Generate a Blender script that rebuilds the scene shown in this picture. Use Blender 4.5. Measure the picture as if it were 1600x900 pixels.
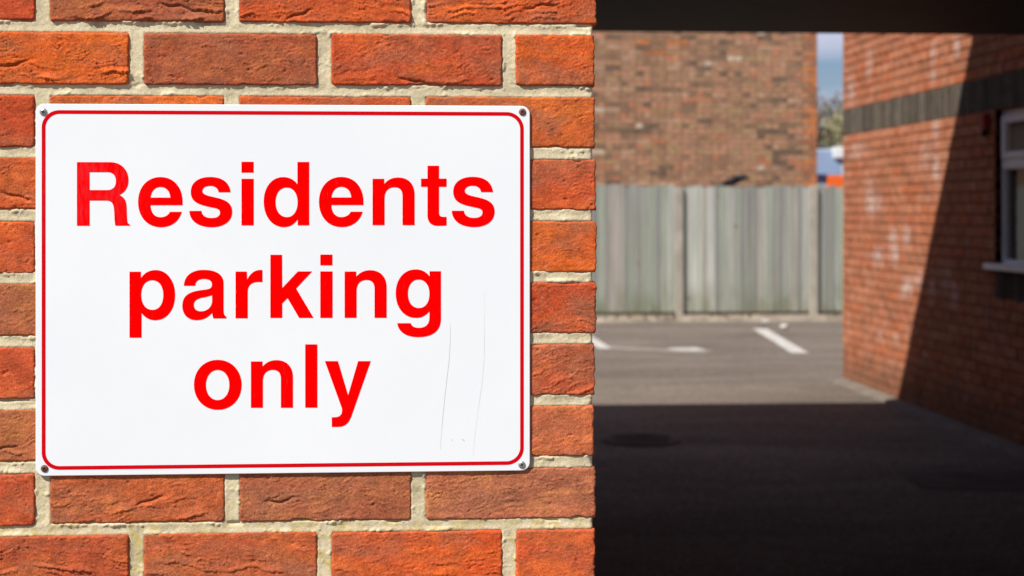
import bpy, bmesh, math, random
import numpy as np
from mathutils import Vector, Matrix

# ------------------------------------------------------------------ scene, camera, sky, sun
for o in list(bpy.data.objects):
    bpy.data.objects.remove(o)
scene = bpy.context.scene
COL = scene.collection
PI = math.pi
R = math.radians
FPX, HZ = 2400.0, 330.0            # focal length and horizon row, in photo pixels (1600 x 900)
YAW = math.atan(160.0 / FPX)       # the camera looks a little to the right of the passage axis
CAMH = 1.47
SY, CY = math.sin(YAW), math.cos(YAW)

cam_d = bpy.data.cameras.new('camera')
cam = bpy.data.objects.new('camera', cam_d)
COL.objects.link(cam)
cam.location = (0, 0, CAMH)
cam.rotation_euler = (R(90), 0, -YAW)
cam_d.sensor_width = 36.0
cam_d.lens = FPX / 1600.0 * 36.0
cam_d.shift_y = -(450.0 - HZ) / 1600.0
cam_d.clip_start = 0.05
cam_d.clip_end = 3000
cam_d.dof.use_dof = True
cam_d.dof.focus_distance = 1.86
cam_d.dof.aperture_fstop = 7.0
scene.camera = cam

SUN = Vector((0.64, 0.606, -1.0)).normalized()      # direction the light travels
elev = math.asin(-SUN.z)
world = bpy.data.worlds.new('World')
scene.world = world
world.use_nodes = True
wn, wl = world.node_tree.nodes, world.node_tree.links
bg = wn['Background']
sky = wn.new('ShaderNodeTexSky')
sky.sky_type = 'NISHITA'
sky.sun_disc = False
sky.sun_elevation = elev
sky.sun_rotation = math.atan2(-SUN.x, -SUN.y)
sky.air_density = 1.0
sky.dust_density = 0.4
sky.ozone_density = 3.0
wtc = wn.new('ShaderNodeTexCoord')
wmap = wn.new('ShaderNodeMapping')
wmap.inputs['Scale'].default_value = (3.0, 3.0, 11.0)
wnoise = wn.new('ShaderNodeTexNoise')
wnoise.inputs['Scale'].default_value = 1.6
wnoise.inputs['Detail'].default_value = 6
wramp = wn.new('ShaderNodeValToRGB')
wramp.color_ramp.elements[0].position = 0.46
wramp.color_ramp.elements[1].position = 0.66
wmix = wn.new('ShaderNodeMixRGB')
wmix.inputs['Color2'].default_value = (9.2, 9.6, 10.4, 1)
wl.new(wtc.outputs['Generated'], wmap.inputs['Vector'])
wl.new(wmap.outputs['Vector'], wnoise.inputs['Vector'])
wl.new(wnoise.outputs['Fac'], wramp.inputs['Fac'])
wl.new(wramp.outputs['Color'], wmix.inputs['Fac'])
wl.new(sky.outputs['Color'], wmix.inputs['Color1'])
wtint = wn.new('ShaderNodeMixRGB')
wtint.blend_type = 'MULTIPLY'
wtint.inputs['Fac'].default_value = 1.0
wtint.inputs['Color2'].default_value = (0.98, 1.0, 1.16, 1)
wl.new(wmix.outputs['Color'], wtint.inputs['Color1'])
wl.new(wtint.outputs['Color'], bg.inputs['Color'])
bg.inputs['Strength'].default_value = 0.05

sun_d = bpy.data.lights.new('sun', 'SUN')
sun = bpy.data.objects.new('sun', sun_d)
COL.objects.link(sun)
sun_d.energy = 5.0
sun_d.angle = R(0.53)
sun_d.color = (1.0, 0.955, 0.88)
sun.rotation_euler = SUN.to_track_quat('-Z', 'Y').to_euler()
sun.location = (-20, -20, 40)

vs = scene.view_settings
vs.view_transform = 'Standard'
vs.look = 'None'
vs.gamma = 1.0
vs.exposure = 0.32
vs.use_curve_mapping = False

# ------------------------------------------------------------------ helpers
def lin(c):
    c = c / 255.0
    return c / 12.92 if c <= 0.04045 else ((c + 0.055) / 1.055) ** 2.4

def alb(r, g, b, e=1.0):
    return (lin(r) / e, lin(g) / e, lin(b) / e, 1.0)

def P(px, py, Z):
    """photo pixel at a known depth -> world point"""
    xc = (px - 800.0) / FPX * Z
    return Vector((xc * CY + Z * SY, -xc * SY + Z * CY, CAMH - (py - HZ) / FPX * Z))

def on_y(px, py, y):
    u = (px - 800.0) / FPX
    d = Vector((u * CY + SY, CY - u * SY, -(py - HZ) / FPX))
    t = y / d.y
    return Vector((d.x * t, y, CAMH + d.z * t))

def on_x(px, py, x):
    u = (px - 800.0) / FPX
    d = Vector((u * CY + SY, CY - u * SY, -(py - HZ) / FPX))
    t = x / d.x
    return Vector((x, d.y * t, CAMH + d.z * t))

def on_ground(px, py):
    u = (px - 800.0) / FPX
    d = Vector((u * CY + SY, CY - u * SY, -(py - HZ) / FPX))
    t = -CAMH / d.z
    return Vector((d.x * t, d.y * t, 0))

def tag(o, label, cat, group=None, kind=None):
    if label: o['label'] = label
    if cat: o['category'] = cat
    if group: o['group'] = group
    if kind: o['kind'] = kind
    return o

def thing(name, label, cat, loc=(0, 0, 0), group=None):
    o = bpy.data.objects.new(name, None)
    o.empty_display_size = 0.2
    COL.objects.link(o)
    o.location = loc
    return tag(o, label, cat, group)

def link(name, me, mat=None, parent=None, loc=None):
    """link a mesh; vertices are given in world space unless loc is set"""
    o = bpy.data.objects.new(name, me)
    COL.objects.link(o)
    if mat is not None and len(me.materials) == 0:
        me.materials.append(mat)
    if parent is not None:
        o.parent = parent
        o.matrix_parent_inverse = Matrix.Translation(-world_loc(parent))
    if loc is not None:
        o.location = loc
    return o

def world_loc(o):
    v = Vector(o.location)
    p = o.parent
    while p is not None:                  # parents are only ever translated
        v = v + Vector(o.matrix_parent_inverse.translation) + Vector(p.location)
        o, p = p, p.parent
    return v

class MB:
    def __init__(self):
        self.v, self.f = [], []
    def add(self, vs, fs):
        n = len(self.v)
        self.v += [tuple(p) for p in vs]
        self.f += [tuple(i + n for i in f) for f in fs]
        return self
    def box(self, a, b):
        x0, y0, z0 = a; x1, y1, z1 = b
        return self.add([(x0, y0, z0), (x1, y0, z0), (x1, y1, z0), (x0, y1, z0),
                         (x0, y0, z1), (x1, y0, z1), (x1, y1, z1), (x0, y1, z1)],
                        [(3, 2, 1, 0), (4, 5, 6, 7), (0, 1, 5, 4), (1, 2, 6, 5), (2, 3, 7, 6), (3, 0, 4, 7)])
    def tube(self, pts, rad, n=8, cap=True):
        base = len(self.v)
        pts = [Vector(p) for p in pts]
        for i, p in enumerate(pts):
            d = (pts[min(i + 1, len(pts) - 1)] - pts[max(i - 1, 0)]).normalized()
            a = d.orthogonal().normalized(); b = d.cross(a)
            for k in range(n):
                t = 2 * PI * k / n
                self.v.append(tuple(p + (a * math.cos(t) + b * math.sin(t)) * rad[i]))
        for i in range(len(pts) - 1):
            for k in range(n):
                k2 = (k + 1) % n
                self.f.append((base + i * n + k, base + i * n + k2, base + (i + 1) * n + k2, base + (i + 1) * n + k))
        if cap:
            self.f.append(tuple(base + k for k in range(n))[::-1])
            self.f.append(tuple(base + (len(pts) - 1) * n + k for k in range(n)))
        return self
    def mesh(self, name, smooth=False):
        me = bpy.data.meshes.new(name)
        me.from_pydata(self.v, [], self.f)
        me.update()
        if smooth:
            me.polygons.foreach_set('use_smooth', [True] * len(me.polygons))
        return me
    def build(self, name, mat, parent=None, smooth=False, bevel=0.0, seg=2):
        me = self.mesh(name, smooth)
        if bevel > 0:
            bm = bmesh.new(); bm.from_mesh(me)
            bmesh.ops.bevel(bm, geom=list(bm.edges), offset=bevel, segments=seg, affect='EDGES', profile=0.6)
            bm.to_mesh(me); bm.free()
        return link(name, me, mat, parent)

# --- vectorised gradient noise
_rng = np.random.RandomState(7)
_perm = np.concatenate([_rng.permutation(256)] * 3)
_ang = _rng.rand(256) * 2 * np.pi
_gx, _gy = np.cos(_ang), np.sin(_ang)

def pn(x, y):
    x = np.asarray(x, float); y = np.asarray(y, float)
    xi = np.floor(x).astype(int); yi = np.floor(y).astype(int)
    xf = x - xi; yf = y - yi
    u = xf * xf * xf * (xf * (xf * 6 - 15) + 10); v = yf * yf * yf * (yf * (yf * 6 - 15) + 10)
    def g(ix, iy, dx, dy):
        h = _perm[_perm[ix & 255] + (iy & 255)]
        return _gx[h] * dx + _gy[h] * dy
    a = g(xi, yi, xf, yf); b = g(xi + 1, yi, xf - 1, yf)
    c = g(xi, yi + 1, xf, yf - 1); d = g(xi + 1, yi + 1, xf - 1, yf - 1)
    return (a + u * (b - a) + v * ((c + u * (d - c)) - (a + u * (b - a)))) * 1.5

def fbm(x, y, n=3):
    s = 0; a = 1.0
    for i in range(n):
        s = s + a * pn(x * 2 ** i + 17.3 * i, y * 2 ** i - 9.1 * i); a *= 0.5
    return s

def sstep(a, b, x):
    t = np.clip((x - a) / (b - a), 0, 1)
    return t * t * (3 - 2 * t)

# ------------------------------------------------------------------ materials
def new_mat(name, rough=0.8, spec=0.3):
    m = bpy.data.materials.new(name)
    m.use_nodes = True
    b = m.node_tree.nodes['Principled BSDF']
    b.inputs['Roughness'].default_value = rough
    b.inputs['Specular IOR Level'].default_value = spec
    return m, m.node_tree.nodes, m.node_tree.links, b

def N(nodes, links, kind, **kw):
    n = nodes.new(kind)
    for k, v in kw.items():
        if k in n.inputs.keys() if isinstance(k, str) else False:
            if hasattr(v, 'links') or isinstance(v, bpy.types.NodeSocket):
                links.new(v, n.inputs[k])
            else:
                n.inputs[k].default_value = v
        else:
            setattr(n, k, v)
    return n

def ramp(nodes, links, fac, stops, interp='LINEAR'):
    r = nodes.new('ShaderNodeValToRGB')
    cr = r.color_ramp
    cr.interpolation = interp
    while len(cr.elements) < len(stops):
        cr.elements.new(0.5)
    for e, (p, c) in zip(cr.elements, stops):
        e.position = p
        e.color = c if len(c) == 4 else (*c, 1)
    links.new(fac, r.inputs['Fac'])
    return r.outputs['Color']

def mixc(nodes, links, fac, a, b, mode='MIX'):
    m = nodes.new('ShaderNodeMixRGB')
    m.blend_type = mode
    for key, v in (('Fac', fac), ('Color1', a), ('Color2', b)):
        if isinstance(v, bpy.types.NodeSocket):
            links.new(v, m.inputs[key])
        else:
            m.inputs[key].default_value = v
    return m.outputs['Color']

def noise(nodes, links, vec, scale, detail=3, rough=0.55, dist=0.0):
    n = nodes.new('ShaderNodeTexNoise')
    n.inputs['Scale'].default_value = scale
    n.inputs['Detail'].default_value = detail
    n.inputs['Roughness'].default_value = rough
    n.inputs['Distortion'].default_value = dist
    links.new(vec, n.inputs['Vector'])
    return n.outputs['Fac']

def bump(nodes, links, bsdf, h, strength, dist):
    b = nodes.new('ShaderNodeBump')
    b.inputs['Strength'].default_value = strength
    b.inputs['Distance'].default_value = dist
    links.new(h, b.inputs['Height'])
    links.new(b.outputs['Normal'], bsdf.inputs['Normal'])

def grey(v):
    return (v, v, v, 1)

def scaled(nodes, links, vec, s):
    m = nodes.new('ShaderNodeMapping')
    m.inputs['Scale'].default_value = s
    links.new(vec, m.inputs['Vector'])
    return m.outputs['Vector']

def mat_hero_brick():
    m, n, l, b = new_mat('orange_brick', 0.9, 0.15)
    tc = n.new('ShaderNodeTexCoord'); oi = n.new('ShaderNodeObjectInfo')
    off = n.new('ShaderNodeVectorMath'); off.operation = 'SCALE'
    off.inputs[0].default_value = (31.0, 17.0, 53.0)
    l.new(oi.outputs['Random'], off.inputs['Scale'])
    ad = n.new('ShaderNodeVectorMath'); ad.operation = 'ADD'
    l.new(tc.outputs['Object'], ad.inputs[0]); l.new(off.outputs['Vector'], ad.inputs[1])
    v = ad.outputs['Vector']
    vs_ = scaled(n, l, v, (1, 1, 2.2))
    base = oi.outputs['Color']
    big = noise(n, l, vs_, 9, 3, 0.6, 0.6)
    # brown-purple burnt patches and brighter orange ones
    col = mixc(n, l, ramp(n, l, big, [(0.43, grey(0)), (0.66, grey(0.7))]), base, (0.31, 0.120, 0.064, 1))
    big2 = noise(n, l, vs_, 13, 4, 0.6, 0.4)
    bright = mixc(n, l, 1.0, base, (1.18, 1.42, 1.05, 1), 'MULTIPLY')
    col = mixc(n, l, ramp(n, l, big2, [(0.50, grey(0)), (0.68, grey(0.85))]), col, bright)
    mid = noise(n, l, v, 60, 4, 0.65)
    col = mixc(n, l, 1.0, col, ramp(n, l, mid, [(0.3, grey(0.74)), (0.7, grey(1.24))]), 'MULTIPLY')
    gr = noise(n, l, v, 620, 2, 0.7)
    col = mixc(n, l, 1.0, col, ramp(n, l, gr, [(0.3, grey(0.62)), (0.7, grey(1.38))]), 'MULTIPLY')
    # pale sand grains and dark inclusions
    vo = n.new('ShaderNodeTexVoronoi'); vo.inputs['Scale'].default_value = 330
    l.new(v, vo.inputs['Vector'])
    rc = n.new('ShaderNodeSeparateColor'); l.new(vo.outputs['Color'], rc.inputs[0])
    near = ramp(n, l, vo.outputs['Distance'], [(0.20, grey(1)), (0.34, grey(0))])
    pick = ramp(n, l, rc.outputs[0], [(0.978, grey(0)), (0.985, grey(0.55))])
    col = mixc(n, l, mixc(n, l, 1.0, near, pick, 'MULTIPLY'), col, (0.62, 0.36, 0.2, 1))
    pick2 = ramp(n, l, rc.outputs[1], [(0.955, grey(0)), (0.965, grey(0.8))])
    col = mixc(n, l, mixc(n, l, 1.0, near, pick2, 'MULTIPLY'), col, (0.07, 0.025, 0.015, 1))
    # old cement film
    film = noise(n, l, v, 22, 5, 0.7)
    col = mixc(n, l, ramp(n, l, film, [(0.64, grey(0)), (0.78, grey(0.4))]), col, (0.5, 0.27, 0.17, 1))
    l.new(col, b.inputs['Base Color'])
    h = n.new('ShaderNodeMath'); h.operation = 'ADD'
    l.new(noise(n, l, v, 900, 3, 0.7), h.inputs[0]); l.new(mid, h.inputs[1])
    bump(n, l, b, h.outputs[0], 1.0, 0.0008)
    return m

def mat_hero_mortar():
    m, n, l, b = new_mat('cream_mortar', 0.95, 0.1)
    g = n.new('ShaderNodeNewGeometry'); v = g.outputs['Position']
    col = ramp(n, l, noise(n, l, v, 26, 4, 0.65), [(0.3, alb(180, 168, 137)), (0.5, alb(208, 195, 161)), (0.72, alb(222, 210, 178))])
    gr = noise(n, l, v, 700, 2, 0.7)
    col = mixc(n, l, 1.0, col, ramp(n, l, gr, [(0.3, grey(0.76)), (0.7, grey(1.16))]), 'MULTIPLY')
    vo = n.new('ShaderNodeTexVoronoi'); vo.inputs['Scale'].default_value = 420
    l.new(v, vo.inputs['Vector'])
    rc = n.new('ShaderNodeSeparateColor'); l.new(vo.outputs['Color'], rc.inputs[0])
    near = ramp(n, l, vo.outputs['Distance'], [(0.22, grey(1)), (0.36, grey(0))])
    col = mixc(n, l, mixc(n, l, 1.0, near, ramp(n, l, rc.outputs[0], [(0.9, grey(0)), (0.91, grey(0.6))]), 'MULTIPLY'), col, (0.22, 0.19, 0.13, 1))
    col = mixc(n, l, mixc(n, l, 1.0, near, ramp(n, l, rc.outputs[1], [(0.92, grey(0)), (0.93, grey(0.8))]), 'MULTIPLY'), col, (0.85, 0.8, 0.68, 1))
    # yellow lichen, denser on the lower joints
    sp = n.new('ShaderNodeSeparateXYZ'); l.new(v, sp.inputs[0])
    low = n.new('ShaderNodeMapRange')
    low.inputs['From Min'].default_value = 1.165; low.inputs['From Max'].default_value = 1.06
    l.new(sp.outputs['Z'], low.inputs['Value'])
    li = ramp(n, l, noise(n, l, v, 55, 5, 0.7), [(0.47, grey(0)), (0.62, grey(0.85))])
    col = mixc(n, l, mixc(n, l, 1.0, li, low.outputs[0], 'MULTIPLY'), col, (0.5, 0.37, 0.09, 1))
    # grey grime
    gm = ramp(n, l, noise(n, l, v, 17, 5, 0.7), [(0.60, grey(0)), (0.76, grey(0.42))])
    col = mixc(n, l, gm, col, (0.27, 0.25, 0.2, 1))
    l.new(col, b.inputs['Base Color'])
    bump(n, l, b, gr, 0.7, 0.0006)
    return m

def mat_simple(name, rgb, rough=0.8, spec=0.3, var=0.18, scale=6.0, grain=0.12, gscale=80.0, stretch=(1, 1, 1), metallic=0.0, bmp=0.0):
    m, n, l, b = new_mat(name, rough, spec)
    g = n.new('ShaderNodeNewGeometry')
    v = scaled(n, l, g.outputs['Position'], stretch)
    a = noise(n, l, v, scale, 4, 0.6); c = noise(n, l, v, gscale, 3, 0.6)
    col = mixc(n, l, 1.0, (*rgb[:3], 1), ramp(n, l, a, [(0.3, grey(1 - var)), (0.7, grey(1 + var))]), 'MULTIPLY')
    col = mixc(n, l, 1.0, col, ramp(n, l, c, [(0.3, grey(1 - grain)), (0.7, grey(1 + grain))]), 'MULTIPLY')
    l.new(col, b.inputs['Base Color'])
    b.inputs['Metallic'].default_value = metallic
    if bmp > 0:
        bump(n, l, b, c, 0.6, bmp)
    return m

def mat_far_brick(name, stops, island, white=None, tone=None):
    """per-brick colour: by object for single bricks, by island for the joined rest"""
    m, n, l, b = new_mat(name, 0.9, 0.12)
    g = n.new('ShaderNodeNewGeometry')
    if island:
        rnd = g.outputs['Random Per Island']
    else:
        rnd = n.new('ShaderNodeObjectInfo').outputs['Random']
    col = ramp(n, l, rnd, stops, 'CONSTANT')
    pos = g.outputs['Position']
    col = mixc(n, l, 1.0, col, ramp(n, l, noise(n, l, pos, 14, 4, 0.65), [(0.3, grey(0.72)), (0.7, grey(1.28))]), 'MULTIPLY')
    if tone is not None:
        col = mixc(n, l, ramp(n, l, noise(n, l, pos, 1.6, 4, 0.65), [(0.42, grey(0)), (0.62, grey(0.75))]), col, tone)
    if white is not None:
        # lime bloom: patches at given places plus faint clouds
        tot = None
        for (c, rad, s) in white:
            d = n.new('ShaderNodeVectorMath'); d.operation = 'SUBTRACT'
            l.new(pos, d.inputs[0]); d.inputs[1].default_value = c
            sc = n.new('ShaderNodeVectorMath'); sc.operation = 'MULTIPLY'
            l.new(d.outputs['Vector'], sc.inputs[0]); sc.inputs[1].default_value = (1, 1 / rad[0], 1 / rad[1])
            ln = n.new('ShaderNodeVectorMath'); ln.operation = 'LENGTH'
            l.new(sc.outputs['Vector'], ln.inputs[0])
            mr = n.new('ShaderNodeMapRange')
            mr.inputs['From Min'].default_value = 1.0; mr.inputs['From Max'].default_value = 0.0
            mr.inputs['To Max'].default_value = s
            l.new(ln.outputs['Value'], mr.inputs['Value'])
            if tot is None:
                tot = mr.outputs[0]
            else:
                mx = n.new('ShaderNodeMath'); mx.operation = 'MAXIMUM'
                l.new(tot, mx.inputs[0]); l.new(mr.outputs[0], mx.inputs[1]); tot = mx.outputs[0]
        br = ramp(n, l, noise(n, l, pos, 22, 4, 0.7), [(0.36, grey(0.25)), (0.62, grey(2.0))])
        col = mixc(n, l, mixc(n, l, 1.0, tot, br, 'MULTIPLY'), col, (0.64, 0.49, 0.43, 1))
        vz = scaled(n, l, pos, (1, 5.5, 2.2))
        st = ramp(n, l, noise(n, l, vz, 1.7, 4, 0.65), [(0.56, grey(0)), (0.74, grey(0.36))])
        col = mixc(n, l, st, col, (0.58, 0.40, 0.34, 1))
        # dirty, damp foot of the wall
        sp = n.new('ShaderNodeSeparateXYZ'); l.new(pos, sp.inputs[0])
        wob = n.new('ShaderNodeMath'); wob.operation = 'MULTIPLY_ADD'
        l.new(noise(n, l, pos, 5, 4, 0.6), wob.inputs[0]); wob.inputs[1].default_value = -0.45; l.new(sp.outputs['Z'], wob.inputs[2])
        mr = n.new('ShaderNodeMapRange')
        mr.inputs['From Min'].default_value = 0.14; mr.inputs['From Max'].default_value = -0.12
        mr.inputs['To Max'].default_value = 0.6
        l.new(wob.outputs[0], mr.inputs['Value'])
        col = mixc(n, l, mr.outputs[0], col, (0.11, 0.075, 0.05, 1))
    l.new(col, b.inputs['Base Color'])
    bump(n, l, b, noise(n, l, pos, 90, 3, 0.6), 0.5, 0.003)
    return m

def mat_asphalt():
    m, n, l, b = new_mat('old_asphalt', 0.95, 0.04)
    g = n.new('ShaderNodeNewGeometry'); v = g.outputs['Position']
    a = noise(n, l, scaled(n, l, v, (0.5, 1.4, 1)), 0.9, 5, 0.62, 0.5)
    col = ramp(n, l, a, [(0.28, (0.125, 0.104, 0.088)), (0.52, (0.182, 0.151, 0.127)), (0.75, (0.235, 0.197, 0.165))])
    blot = noise(n, l, v, 3.2, 5, 0.7)
    col = mixc(n, l, ramp(n, l, blot, [(0.60, grey(0)), (0.72, grey(0.45))]), col, (0.06, 0.052, 0.047, 1))
    vo = n.new('ShaderNodeTexVoronoi'); vo.inputs['Scale'].default_value = 75
    l.new(v, vo.inputs['Vector'])
    rc = n.new('ShaderNodeSeparateColor'); l.new(vo.outputs['Color'], rc.inputs[0])
    col = mixc(n, l, 1.0, col, ramp(n, l, rc.outputs[0], [(0.0, grey(0.7)), (0.8, grey(1.1)), (1.0, grey(1.5))]), 'MULTIPLY')
    l.new(col, b.inputs['Base Color'])
    bump(n, l, b, vo.outputs['Distance'], 0.5, 0.004)
    return m

def mat_fence_board():
    m, n, l, b = new_mat('weathered_board', 0.85, 0.2)
    g = n.new('ShaderNodeNewGeometry'); oi = n.new('ShaderNodeObjectInfo')
    v = g.outputs['Position']
    col = ramp(n, l, oi.outputs['Random'], [(0.0, alb(146, 146, 142)), (0.1, alb(178, 179, 176)), (0.2, alb(158, 160, 152)), (0.3, alb(190, 190, 186)), (0.4, alb(156, 162, 151)),
                                            (0.5, alb(170, 168, 165)), (0.6, alb(152, 150, 146)), (0.7, alb(182, 186, 176)), (0.8, alb(164, 170, 158)), (0.9, alb(172, 166, 160))], 'CONSTANT')
    st = noise(n, l, scaled(n, l, v, (55, 55, 0.9)), 1.0, 5, 0.75)
    col = mixc(n, l, 1.0, col, ramp(n, l, st, [(0.34, grey(0.76)), (0.66, grey(1.46))]), 'MULTIPLY')
    gn = noise(n, l, scaled(n, l, v, (9, 9, 0.7)), 1.0, 4, 0.6)
    col = mixc(n, l, ramp(n, l, gn, [(0.48, grey(0)), (0.70, grey(0.5))]), col, (0.33, 0.39, 0.30, 1))
    sp = n.new('ShaderNodeSeparateXYZ'); l.new(v, sp.inputs[0])
    mr = n.new('ShaderNodeMapRange'); mr.inputs['From Min'].default_value = 0.55; mr.inputs['From Max'].default_value = 0.05
    l.new(sp.outputs['Z'], mr.inputs['Value'])
    alg = ramp(n, l, noise(n, l, scaled(n, l, v, (7, 7, 2.5)), 1.0, 4, 0.65), [(0.38, grey(0)), (0.62, grey(0.75))])
    col = mixc(n, l, mixc(n, l, 1.0, alg, mr.outputs[0], 'MULTIPLY'), col, (0.17, 0.19, 0.095, 1))
    kn = n.new('ShaderNodeTexVoronoi'); kn.inputs['Scale'].default_value = 2.4
    l.new(v, kn.inputs['Vector'])
    col = mixc(n, l, ramp(n, l, kn.outputs['Distance'], [(0.05, grey(0.7)), (0.10, grey(0))]), col, (0.26, 0.17, 0.10, 1))
    l.new(col, b.inputs['Base Color'])
    return m

def mat_sign_white():
    m, n, l, b = new_mat('white_sign_face', 0.42, 0.25)
    g = n.new('ShaderNodeNewGeometry'); v = g.outputs['Position']
    a = noise(n, l, v, 5, 5, 0.6)
    col = ramp(n, l, a, [(0.3, (0.765, 0.80, 0.825)), (0.7, (0.805, 0.836, 0.855))])
    dirt = noise(n, l, scaled(n, l, v, (1.6, 1, 0.7)), 60, 6, 0.75)
    col = mixc(n, l, ramp(n, l, dirt, [(0.70, grey(0)), (0.80, grey(0.16))]), col, (0.52, 0.51, 0.48, 1))
    l.new(col, b.inputs['Base Color'])
    bump(n, l, b, noise(n, l, v, 3, 2, 0.5), 0.12, 0.01)
    return m

def mat_sign_red(name, rgb, wear=0.5):
    m, n, l, b = new_mat(name, 0.6, 0.0)
    g = n.new('ShaderNodeNewGeometry'); v = g.outputs['Position']
    s1 = noise(n, l, scaled(n, l, v, (9, 1, 1.2)), 45, 5, 0.7)
    s2 = noise(n, l, v, 8, 3, 0.6)
    msk = mixc(n, l, 1.0, ramp(n, l, s1, [(0.58, grey(0)), (0.72, grey(wear))]), ramp(n, l, s2, [(0.5, grey(0)), (0.66, grey(1))]), 'MULTIPLY')
    sx = noise(n, l, scaled(n, l, v, (0.5, 1, 14)), 34, 3, 0.6)
    msk2 = ramp(n, l, sx, [(0.735, grey(0)), (0.76, grey(0.35))])
    # sun-faded patch over the first letter and the top edge of the sign
    d = n.new('ShaderNodeVectorMath'); d.operation = 'DISTANCE'
    l.new(v, d.inputs[0]); d.inputs[1].default_value = on_y(132, 300, 1.848)
    fr = n.new('ShaderNodeMapRange'); fr.inputs['From Min'].default_value = 0.085; fr.inputs['From Max'].default_value = 0.03
    l.new(d.outputs['Value'], fr.inputs['Value'])
    s3 = ramp(n, l, noise(n, l, scaled(n, l, v, (5, 1, 0.8)), 70, 5, 0.75), [(0.42, grey(0)), (0.70, grey(0.6))])
    fade = mixc(n, l, 1.0, fr.outputs[0], s3, 'MULTIPLY')
    msk = mixc(n, l, 1.0, msk, fade, 'ADD')
    col = mixc(n, l, msk, (*rgb, 1), (0.70, 0.04, 0.055, 1))
    col = mixc(n, l, msk2, col, (0.78, 0.16, 0.16, 1))
    l.new(col, b.inputs['Base Color'])
    return m

M = {}
M['hero'] = mat_hero_brick()
M['mortar'] = mat_hero_mortar()
M['asphalt'] = mat_asphalt()
M['board'] = mat_fence_board()
M['sign_white'] = mat_sign_white()
M['sign_red'] = mat_sign_red('red_vinyl', (0.83, 0.0006, 0.0008))
M['sign_border'] = mat_sign_red('red_border', (0.60, 0.003, 0.008), 0.4)
M['scratch'] = mat_simple('scratch_grey', (0.50, 0.50, 0.50), 0.7)
M['scratch_pale'] = mat_simple('scratch_pale', (0.68, 0.68, 0.68), 0.7)
M['zinc'] = mat_simple('zinc_screw', (0.46, 0.46, 0.44), 0.38, 0.5, 0.2, 300, metallic=0.8)
M['rust'] = mat_simple('rusty_screw', (0.19, 0.085, 0.05), 0.75, 0.3, 0.35, 400, metallic=0.3)
M['recess'] = mat_simple('screw_recess', (0.05, 0.045, 0.04), 0.7)
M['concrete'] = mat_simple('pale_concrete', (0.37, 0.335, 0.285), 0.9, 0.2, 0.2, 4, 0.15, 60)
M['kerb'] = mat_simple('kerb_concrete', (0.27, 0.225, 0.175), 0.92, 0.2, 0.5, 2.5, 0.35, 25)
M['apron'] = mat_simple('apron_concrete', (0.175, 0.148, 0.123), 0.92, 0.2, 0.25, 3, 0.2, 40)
M['paint'] = mat_simple('white_road_paint', (0.50, 0.48, 0.45), 0.8, 0.2, 0.3, 7, 0.3, 60)
M['paint_worn'] = mat_simple('worn_road_paint', (0.275, 0.242, 0.208), 0.85, 0.2, 0.25, 5, 0.25, 50)
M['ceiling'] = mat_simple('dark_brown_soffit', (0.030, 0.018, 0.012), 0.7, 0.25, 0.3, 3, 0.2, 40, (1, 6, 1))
M['roof'] = mat_simple('brown_roof_tile', (0.11, 0.06, 0.045), 0.85, 0.2, 0.3, 3)
M['blocker_brick'] = mat_simple('red_brick_plain', (0.26, 0.10, 0.06), 0.9, 0.1, 0.3, 5, 0.25, 30)
M['iron'] = mat_simple('rusty_iron', (0.095, 0.062, 0.05), 0.75, 0.3, 0.4, 12)
M['patch'] = mat_simple('dark_asphalt_patch', (0.085, 0.073, 0.064), 0.9, 0.2, 0.3, 4, 0.25, 60)
M['upvc'] = mat_simple('white_window_frame', (0.78, 0.78, 0.80), 0.35, 0.5, 0.04, 4, 0.02)
M['gasket'] = mat_simple('black_gasket', (0.03, 0.03, 0.03), 0.6)
M['red_box'] = mat_simple('dark_red_plastic', (0.30, 0.012, 0.012), 0.5, 0.4)
M['black'] = mat_simple('black_plastic', (0.02, 0.02, 0.022), 0.6)
M['feather'] = mat_simple('black_feather', (0.022, 0.021, 0.024), 0.55, 0.4, 0.25, 40)
M['bark'] = mat_simple('tree_bark', (0.115, 0.085, 0.06), 0.9, 0.15, 0.3, 3, 0.3, 30)
M['twig'] = mat_simple('brown_twigs', (0.14, 0.103, 0.075), 0.9, 0.15, 0.25, 0.8)
M['bloom'] = mat_simple('pale_catkins', (0.36, 0.33, 0.19), 0.9, 0.15, 0.3, 0.9)
M['hedge'] = mat_simple('hedge_leaf', (0.055, 0.075, 0.03), 0.8, 0.3, 0.4, 1.4)
M['weed'] = mat_simple('dry_weed', (0.13, 0.115, 0.05), 0.85, 0.2, 0.4, 3)
M['orange'] = mat_simple('orange_vehicle_paint', (0.85, 0.13, 0.016), 0.3, 0.5, 0.05, 2)
M['truck_white'] = mat_simple('white_vehicle_paint', (0.72, 0.73, 0.75), 0.3, 0.5, 0.05, 2)
M['truck_navy'] = mat_simple('navy_trim', (0.025, 0.035, 0.09), 0.4, 0.4)
M['truck_grey'] = mat_simple('grey_blue_vehicle_paint', (0.33, 0.38, 0.46), 0.35, 0.5, 0.05, 2)
M['tyre'] = mat_simple('tyre_rubber', (0.025, 0.025, 0.025), 0.85)
M['lamp'] = mat_simple('headlamp_lens', (0.7, 0.7, 0.68), 0.15, 0.6)
M['litter'] = mat_simple('white_paper', (0.55, 0.54, 0.52), 0.8)
m, n_, l_, b_ = new_mat('window_glass', 0.06, 0.5)
b_.inputs['Base Color'].default_value = (0.05, 0.055, 0.058, 1)
M['glass'] = m
m, n_, l_, b_ = new_mat('windscreen_glass', 0.12, 0.6)
b_.inputs['Base Color'].default_value = (0.19, 0.25, 0.37, 1)  # sky reflection put into the blue-grey base colour
M['windscreen'] = m
m, n_, l_, b_ = new_mat('cream_blind', 0.85, 0.2)
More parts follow.
